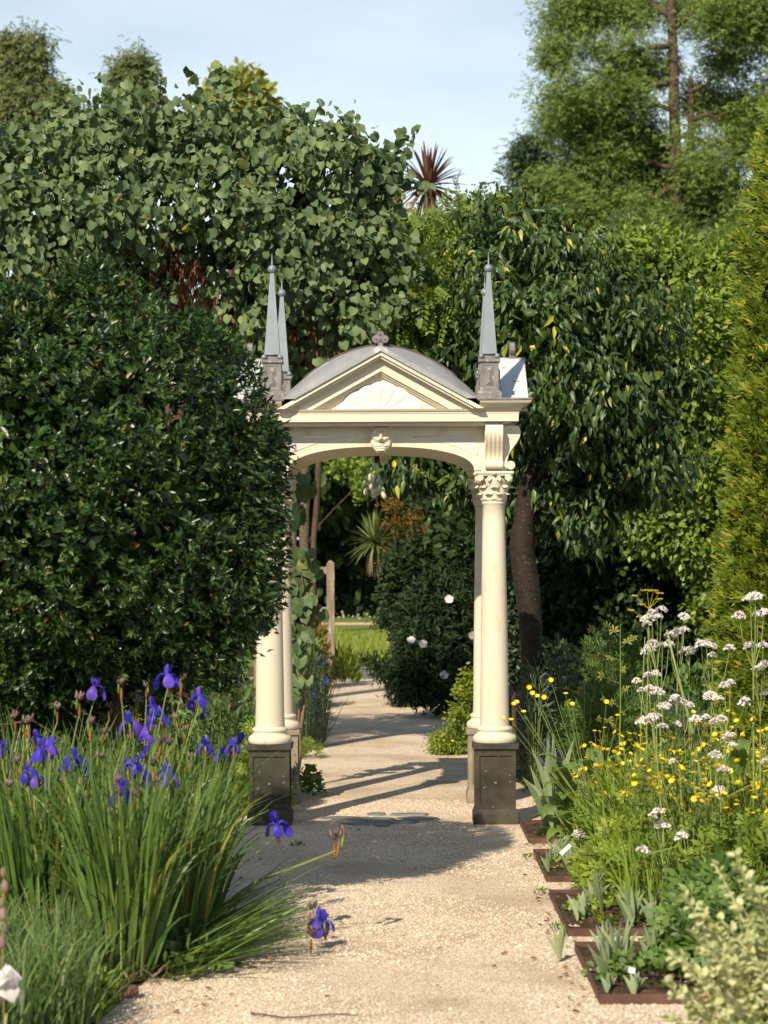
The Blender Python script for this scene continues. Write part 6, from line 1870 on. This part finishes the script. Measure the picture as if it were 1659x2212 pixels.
# ---- buttercups
m_but = flower_disc('flower', 5, .0138, .009, .55, M['yellowfl'], M['greenyellow'], .25, 1.2)
bxy = [(x, y) for x in np.linspace(1.12, 2.1, 7) for y in np.linspace(10.3, 12.9, 6)]
ypos = {'left': 'left side', 'mid': 'middle', 'right': 'right side'}
n = 5200
bgx = U(1.02, 2.35, n); bgy = U(10.2, 13.3, n); k = bgx > .98 + .10 * np.sin(bgy * 9) + .12; bgx, bgy = bgx[k], bgy[k]; n = len(bgx)
bg = blades(None, np.stack([bgx, bgy, 0 * bgx], 1), RS.rand(n) * 6.28, np.abs(RS.normal(size=n)) * .2, U(.1, .9, n), U(.18, .58, n) * (.75 + .25 * np.sin(bgx * 7 + bgy * 5)), U(.002, .0055, n), M['bedgreen'], seg=4, mass='bed_grass', twist=RS.normal(size=n) * .8)
tag(bg, 'fine bright yellow-green grassy growth filling the right bed between the buttercups', 'grass', kind='stuff')
for i, (x, y) in enumerate(bxy):
    x += RS.normal() * .07; y += RS.normal() * .12
    if x < 1.0 + (12.9 - y) * .09: x += .15
    h = U(.58, .80, 1)[0]
    r = empty('buttercup', (x, y, 0), 'tall slender buttercup plant with small glossy yellow flowers in the right bed', 'flower', 'buttercups in the right bed')
    b = MB(); tips = []
    for s in range(4 + RS.randint(3)):
        a = RS.rand() * 6.28; l = h * U(.65, 1.08, 1)[0]; q = U(.05, .20, 1)[0]
        p1 = np.array([math.cos(a) * q * .4, math.sin(a) * q * .4, l * .55]); p2 = np.array([math.cos(a) * q, math.sin(a) * q, l])
        b.tube([(0, 0, 0), p1, p2], [.0028, .002, .0012], 4, cap=False); tips.append(p2)
        for e in range(1 + RS.randint(3)):
            a2 = a + RS.normal(); q2 = q + .07; p3 = p1 * .5 + p2 * .5 + np.array([math.cos(a2) * .08, math.sin(a2) * .08, U(.03, .14, 1)[0]])
            b.tube([p1 * .6 + p2 * .4, p3], [.0015, .001], 4, cap=False); tips.append(p3)
    o = b.build('stems', M['bedstem'], r); o['kind'] = 'stuff'
    for tp in tips:
        if RS.rand() < .85:
            link('flower', m_but, r, Matrix.Translation(tp) @ Matrix.Rotation(RS.rand() * 6.28, 4, 'Z') @ Matrix.Rotation(U(.1, 1.0, 1)[0], 4, 'X') @ Matrix.Scale(U(.8, 1.15, 1)[0], 4))
    n_ = 26
    d = rnd_dir(n_); P = np.stack([x + d[:, 0] * .14, y + d[:, 1] * .14, U(.03, .45, n_)], 1)
    put_leaves(r, T_palm(5), P, frames(d + np.array([0, 0, .3]), np.array([0, 0, 1.]) + .5 * rnd_dir(n_)), U(.03, .06, n_), M['bedgreen'], mass='leaves')
# the lanky one leaning left across the column
r = empty('buttercup', (1.10, 12.75, 0), 'lanky buttercup leaning left across the front right column', 'flower', 'buttercups in the right bed')
base = np.array(r.location); b = MB(); tips = []
for px, py, yy2 in ((1143, 1486, 12.6), (1116, 1518, 12.6), (1131, 1539, 12.6), (1160, 1505, 12.6), (1085, 1552, 12.6), (1104, 1556, 12.6), (1110, 1522, 12.6), (1175, 1507, 12.7), (1190, 1470, 12.7), (1222, 1500, 12.7), (1236, 1522, 12.7), (1310, 1517, 12.7), (1334, 1547, 12.7), (1150, 1498, 12.6)):
    c = W(px, py, yy2) - base; k_ = np.array([c[0] * .45, c[1] * .5, c[2] * .55])
    b.tube([(0, 0, 0), k_ * np.array([.5, 1, .7]), k_, c], [.003, .0024, .002, .0012], 4, cap=False)
    link('flower', m_but, r, Matrix.Translation(c) @ Matrix.Rotation(U(.2, 1.1, 1)[0], 4, 'X'))
o = b.build('stems', M['bedstem'], r); o['kind'] = 'stuff'

# ---- valerian with pale flat heads
def head_mesh(seed):
    rs = np.random.RandomState(seed); n = 85
    a = rs.rand(n) * 6.28; q = np.sqrt(rs.rand(n)) * .036
    P = np.stack([q * np.cos(a) * 1.2, q * np.sin(a), .030 * (1 - (q / .036) ** 2) + rs.normal(size=n) * .0025], 1)
    d = rs.normal(size=(n, 3))
    return leafmesh('flower_head', (np.array([(0, -.5, 0), (-.5, 0, .2), (0, .5, 0), (.5, 0, .2), (0, 0, .45)], float), [np.array([(0, 3, 4), (3, 2, 4), (2, 1, 4), (1, 0, 4)])]), P, frames(d, np.tile([0, 0, 1.], (n, 1)) + .6 * d), .012 + .006 * rs.rand(n), M['pinkwhite'])
heads = [head_mesh(k) for k in range(5)]
vplants = [((1440, 11.0), 'tallest pale pink valerian with five flat heads just right of the yellow umbel', [(1408, 1326), (1397, 1349), (1429, 1319), (1420, 1335), (1400, 1340)]),
           ((1452, 11.1), 'pale valerian whose top heads sit between the tallest heads and the golden conifer', [(1477, 1334), (1447, 1374), (1465, 1366), (1477, 1363)]),
           ((1455, 11.4), 'pale valerian with a tight group of heads below the tallest ones', [(1401, 1406), (1431, 1395), (1410, 1395), (1445, 1394), (1395, 1412)]),
           ((1490, 11.2), 'pale valerian with a lone drooping head in front of the dark hedge', [(1483, 1410), (1490, 1408)]),
           ((1530, 11.0), 'pale valerian standing in front of the golden conifer, left side', [(1526, 1395), (1538, 1418), (1515, 1396), (1540, 1398), (1576, 1404)]),
           ((1625, 10.6), 'pale valerian at the right edge whose heads stand highest against the golden conifer', [(1621, 1296), (1637, 1330), (1597, 1334), (1650, 1328), (1632, 1292)]),
           ((1640, 10.8), 'pale valerian at the right edge in the middle height of the golden conifer', [(1623, 1400), (1648, 1397), (1652, 1440), (1652, 1501), (1634, 1447)]),
           ((1440, 10.8), 'pale valerian with a loose row of heads level with the column base', [(1401, 1461), (1376, 1473), (1416, 1459), (1403, 1488), (1420, 1499), (1386, 1494)]),
           ((1480, 10.7), 'pale valerian with clustered heads in the middle of the buttercups', [(1460, 1513), (1439, 1526), (1490, 1526), (1470, 1520), (1432, 1530), (1462, 1566)]),
           ((1560, 10.9), 'pale valerian with heads just left of the conifer foot', [(1534, 1505), (1555, 1511), (1578, 1477), (1566, 1484), (1610, 1520)]),
           ((1440, 10.4), 'pale valerian with low heads over the left buttercups', [(1418, 1549), (1390, 1562), (1430, 1573), (1408, 1552)]),
           ((1540, 10.5), 'pale valerian with broad low heads right of the thick pale stem', [(1525, 1551), (1559, 1556), (1545, 1562), (1576, 1594), (1582, 1613), (1503, 1556)]),
           ((1560, 10.2), 'pale valerian with small scattered heads among the buttercups', [(1545, 1636), (1564, 1667), (1454, 1648), (1656, 1648), (1553, 1711)]),
           ((1440, 9.9), 'short pale valerian with white heads above the dark hand shaped leaves', [(1420, 1758), (1431, 1788), (1473, 1811), (1388, 1841), (1410, 1765)]),
           ((1255, 11.9), 'single white bloom low at the left edge of the buttercups', [(1250, 1804), (1256, 1808)])]
for (bpx, y), lab, hs in vplants:
    bp = W(bpx, 1218, y); r = empty('valerian', (bp[0], y, 0), lab, 'flower', 'pale valerian in the right bed')
    base = np.array([bp[0], y, 0.]); b = MB()
    c0 = np.mean([W(px, py, y) for px, py in hs], 0) - base
    fork = c0 * np.array([.75, 1, .80])
    b.tube([(0, 0, 0), c0 * np.array([.3, 1, .4]), fork], [.0055, .0045, .0035], 6, cap=False)
    st = b.build('stem', M['bedstem'], r)
    for i, (px, py) in enumerate(hs):
        c = W(px, py, y + RS.normal() * .06) - base
        b = MB(); b.tube([fork, (fork + c) / 2 + np.array([(c - fork)[0] * .2, 0, -.01]), c], [.003, .0022, .0016], 5, cap=False); b.build('branch', M['bedstem'], r)
        link('flower_head', heads[RS.randint(5)], r, Matrix.Translation(c) @ Matrix.Rotation(RS.rand() * 6.28, 4, 'Z') @ Matrix.Rotation(RS.normal() * .25, 4, 'X') @ Matrix.Scale(U(.55, .92, 1)[0], 4))
    n_ = 9
    P = base + np.stack([c0[0] * .5 + RS.normal(size=n_) * .03, RS.normal(size=n_) * .03, U(.15, max(.3, c0[2] * .75), n_)], 1)
    put_leaves(r, T_pinnate(5, .06, .3), P, frames(rnd_dir(n_) * np.array([1, 1, .2]) + np.array([0, 0, .2]), np.array([0, 0, 1.]) + .3 * rnd_dir(n_)), U(.10, .18, n_), M['dkgreen'], mass='leaves')
# the thick pale leaning stem
b = MB(); q = [G(1545, 1905), W(1530, 1770, 10.9), W(1498, 1590, 10.9), W(1462, 1450, 10.9), W(1440, 1360, 10.9)]
st = b; b.tube([p - q[0] for p in q], [.010, .009, .0075, .006, .004], 8); o = b.build('leaning_stem', M['bedstem'], None, Matrix.Translation(q[0])); tag(o, 'thick pale green stem leaning left through the buttercups up to the white heads', 'stem')

# ---- yellow umbels and tall thin weeds
um = empty('yellow_umbel_plant', (W(1395, 1218, 12.2)[0], 12.2, 0), 'tall stem with flat yellow umbels rising left of the tallest white heads', 'flower')
base = np.array(um.location); b = MB()
hub = W(1402, 1315, 12.2) - base; b.tube([(0, 0, 0), (.0, 0, .7), hub], [.005, .004, .003], 6, cap=False)
b.tube([(-.02, .02, 0), (-.03, .02, .7), hub + np.array([-.02, .02, -.15])], [.004, .004, .003], 6, cap=False)
b.build('stem', M['bedstem'], um)
for px, py, rr_ in ((1398, 1275, .032), (1412, 1276, .022), (1370, 1287, .016), (1424, 1281, .018), (1388, 1306, .012), (1363, 1318, .014), (1384, 1332, .022), (1425, 1294, .012)):
    c = W(px, py, 12.2) - base; b = MB(); b.tube([hub if py < 1310 else hub - np.array([0, 0, .06]), c], [.0018, .001], 4, cap=False)
    n_ = 34; a = RS.rand(n_) * 6.28; q_ = np.sqrt(RS.rand(n_)) * rr_
    for j in range(n_): b.sphere((c[0] + q_[j] * math.cos(a[j]) * 1.3, c[1] + q_[j] * math.sin(a[j]), c[2] + RS.normal() * .002), .0032, 4, 3)
    b.build('umbel', M['greenyellow'], um)
for px, top, y, lab in ((1340, 1350, 15.5, 'tall thin yellow-green weed stem before the dark hedge, left of the yellow umbels'), (1262, 1390, 15.8, 'thin branching weed with yellowed leaves before the dark hedge'), (1300, 1360, 16.2, 'faint thin branching weed stem deep in the shade')):
    bp = W(px - 8, 1218, y); r = empty('tall_weed', (bp[0], y, 0), lab, 'plant', 'tall weeds at the back of the right bed'); base = np.array([bp[0], y, 0.]); b = MB()
    tp = W(px, top, y) - base; b.tube([(0, 0, 0), tp * .5 + np.array([.01, 0, 0]), tp], [.006, .004, .002], 5, cap=False); P = []
    for k in range(9):
        u = .4 + .6 * k / 9; s_ = tp * u; e = s_ + np.array([(1 if k % 2 else -1) * U(.05, .14, 1)[0], 0, U(.03, .10, 1)[0]]); b.tube([s_, e], [.002, .001], 4, cap=False); P += [e + base, (s_ + e) / 2 + base]
    b.build('stem', M['bedstem'], r); P = np.array(P)
    put_leaves(r, T_palm(5), P, frames(rnd_dir(len(P)), rnd_dir(len(P)) + np.array([0, -1, .5])), U(.03, .06, len(P)), M['yellowtree'], mass='leaves')

# ---- pale felted shrub, bottom right
VY_ = 6.7
sv = empty('felted_shrub', (W(1720, 1218, VY_)[0], VY_ + .1, 0), 'pale silvery-green felted shrub out of focus in the bottom right corner', 'shrub')
base = np.array(sv.location)
tipl = [(1545, 1870), (1590, 1850), (1620, 1900), (1482, 1945), (1515, 1960), (1500, 2020), (1455, 2065), (1475, 2075), (1440, 2125), (1480, 2150), (1530, 2050), (1560, 1990), (1600, 1960), (1640, 1930), (1580, 2060), (1620, 2020), (1650, 2000), (1560, 2110), (1540, 2150), (1600, 2120), (1640, 2090), (1500, 2190), (1560, 2200), (1620, 2180), (1660, 2150), (1660, 1960), (1690, 1900), (1680, 2050), (1580, 2160), (1440, 2200), (1650, 2200), (1610, 1990), (1545, 2010), (1640, 2060), (1700, 2120), (1660, 2210), (1600, 2230), (1700, 1980), (1530, 2230), (1720, 2200)]
Pl = []; Dl = []; b = MB(); rows_ = []
for i, (px, py) in enumerate(tipl):
    tp = W(px, py, VY_ + .25 * RS.normal() * .8) - base; ft = np.array([RS.normal() * .07 + .02, RS.normal() * .07, 0.])
    mid = ft * .45 + tp * .55 + np.array([.06, 0, .05])
    pts = [ft * (1 - t_) ** 2 + 2 * mid * t_ * (1 - t_) + tp * t_ * t_ for t_ in np.linspace(0, 1, 26)]
    b.tube(pts[::3] + [pts[-1]], .0035, 5, cap=False)
    for k in range(5, 26):
        ax = pts[k] - pts[k - 1]; ax = ax / np.linalg.norm(ax)
        for s_ in range(3):
            rv = rnd_dir(1)[0]; rv -= ax * rv.dot(ax); Pl.append(pts[k] + base + rv / np.linalg.norm(rv) * .004); Dl.append(rv / np.linalg.norm(rv) * .9 + ax * .5)
    Pl.append(tp + base); Dl.append(ax)
o = b.build('stems', M['silver'], sv); o['kind'] = 'stuff'
Pl = np.array(Pl); Dl = np.array(Dl); n_ = len(Pl)
put_leaves(sv, T_oval(.36, .12), Pl, frames(Dl, np.array([0, -.2, 1.]) + .5 * rnd_dir(n_)), U(.020, .036, n_), M['silver'], 300)
n_ = 900
P = base + np.stack([U(-.30, .25, n_), U(-.15, .3, n_), U(.02, .42, n_)], 1); P = P[P[:, 0] > base[0] - .28 + (P[:, 2]) * .35]; n_ = len(P)
put_leaves(sv, T_oval(.36, .12), P, frames(rnd_dir(n_) + np.array([0, 0, .4]), rnd_dir(n_)), U(.03, .045, n_), M['silver'], mass='inner_leaves')

# ------------------------------------------------------------------ slabs, litter and a stick on the path
gpath = bpy.data.objects['gravel_path']
for i, (px, py, rx, ry) in enumerate(((735, 1771, 48, 3.5), (800, 1774, 60, 4.5), (785, 1784, 42, 3), (828, 1785, 20, 6), (868, 1781, 42, 3.5), (905, 1773, 44, 3), (815, 1764, 20, 2.5), (885, 1765, 42, 2))):
    c = G(px, py); y = c[1]; hx = rx * y / FPX; hy = ry * y * y / (FPX * EYE)
    poly = [(hx * math.cos(a) * (1 + .18 * RS.normal() * .5), hy * math.sin(a) * (1 + .15 * RS.normal() * .5)) for a in np.linspace(0, 2 * PI, 10)[:-1]]
    b = MB(); b.prism(poly, 'z', 0, .006 + .0012 * i); o = b.build('slate_slab', M['slate'], gpath, Matrix.Translation((c[0], c[1], .009)))
n = 150
py_ = U(1760, 2200, n); Pq = []
for i in range(n):
    px_ = 1150 + (py_[i] - 1800) * .25 + RS.normal() * 22 if RS.rand() < .45 else (U(420, 1200, 1)[0] if RS.rand() < .35 else 470 + RS.normal() * 90)
    g = G(px_, py_[i]); Pq.append((g[0], g[1], .020))
Pq = np.array(Pq)
lt = link('fallen_leaves', leafmesh('fallen_leaves', T_oval(.32, .25), Pq, frames(rnd_dir(n) * np.array([1, 1, .1]), np.array([0, 0, 1.]) + .35 * rnd_dir(n)), U(.012, .034, n), M['litter']))
tag(lt, 'scattered small brown and orange fallen leaves on the gravel path', 'leaves', kind='stuff')
q = [G(px, py, .02) for px, py in ((542, 2189), (575, 2192), (610, 2198), (650, 2197), (700, 2192), (735, 2190), (775, 2193))]
b = MB(); b.tube([p - q[0] for p in q], [.003, .0035, .003, .003, .0028, .0022, .0015], 6)
o = b.build('stick', M['barkred'], None, Matrix.Translation(q[0])); tag(o, 'thin curved reddish stick lying on the gravel at the bottom of the picture', 'stick')
b = MB(); b.sphere((0, 0, .012), .012, 8, 6, (1.2, .9, .7)); o = b.build('pebble', M['whitefl'], None, Matrix.Translation(G(722, 1538))); tag(o, 'single white pebble on the shaded part of the path beyond the pavilion', 'stone')
b = MB(); b.sphere((0, 0, .012), .014, 8, 6, (1.3, .8, .7)); o = b.build('dark_lump', M['bark'], None, Matrix.Translation(G(545, 2097))); tag(o, 'small dark lump lying on the gravel below the sprawling iris leaves', 'stone')
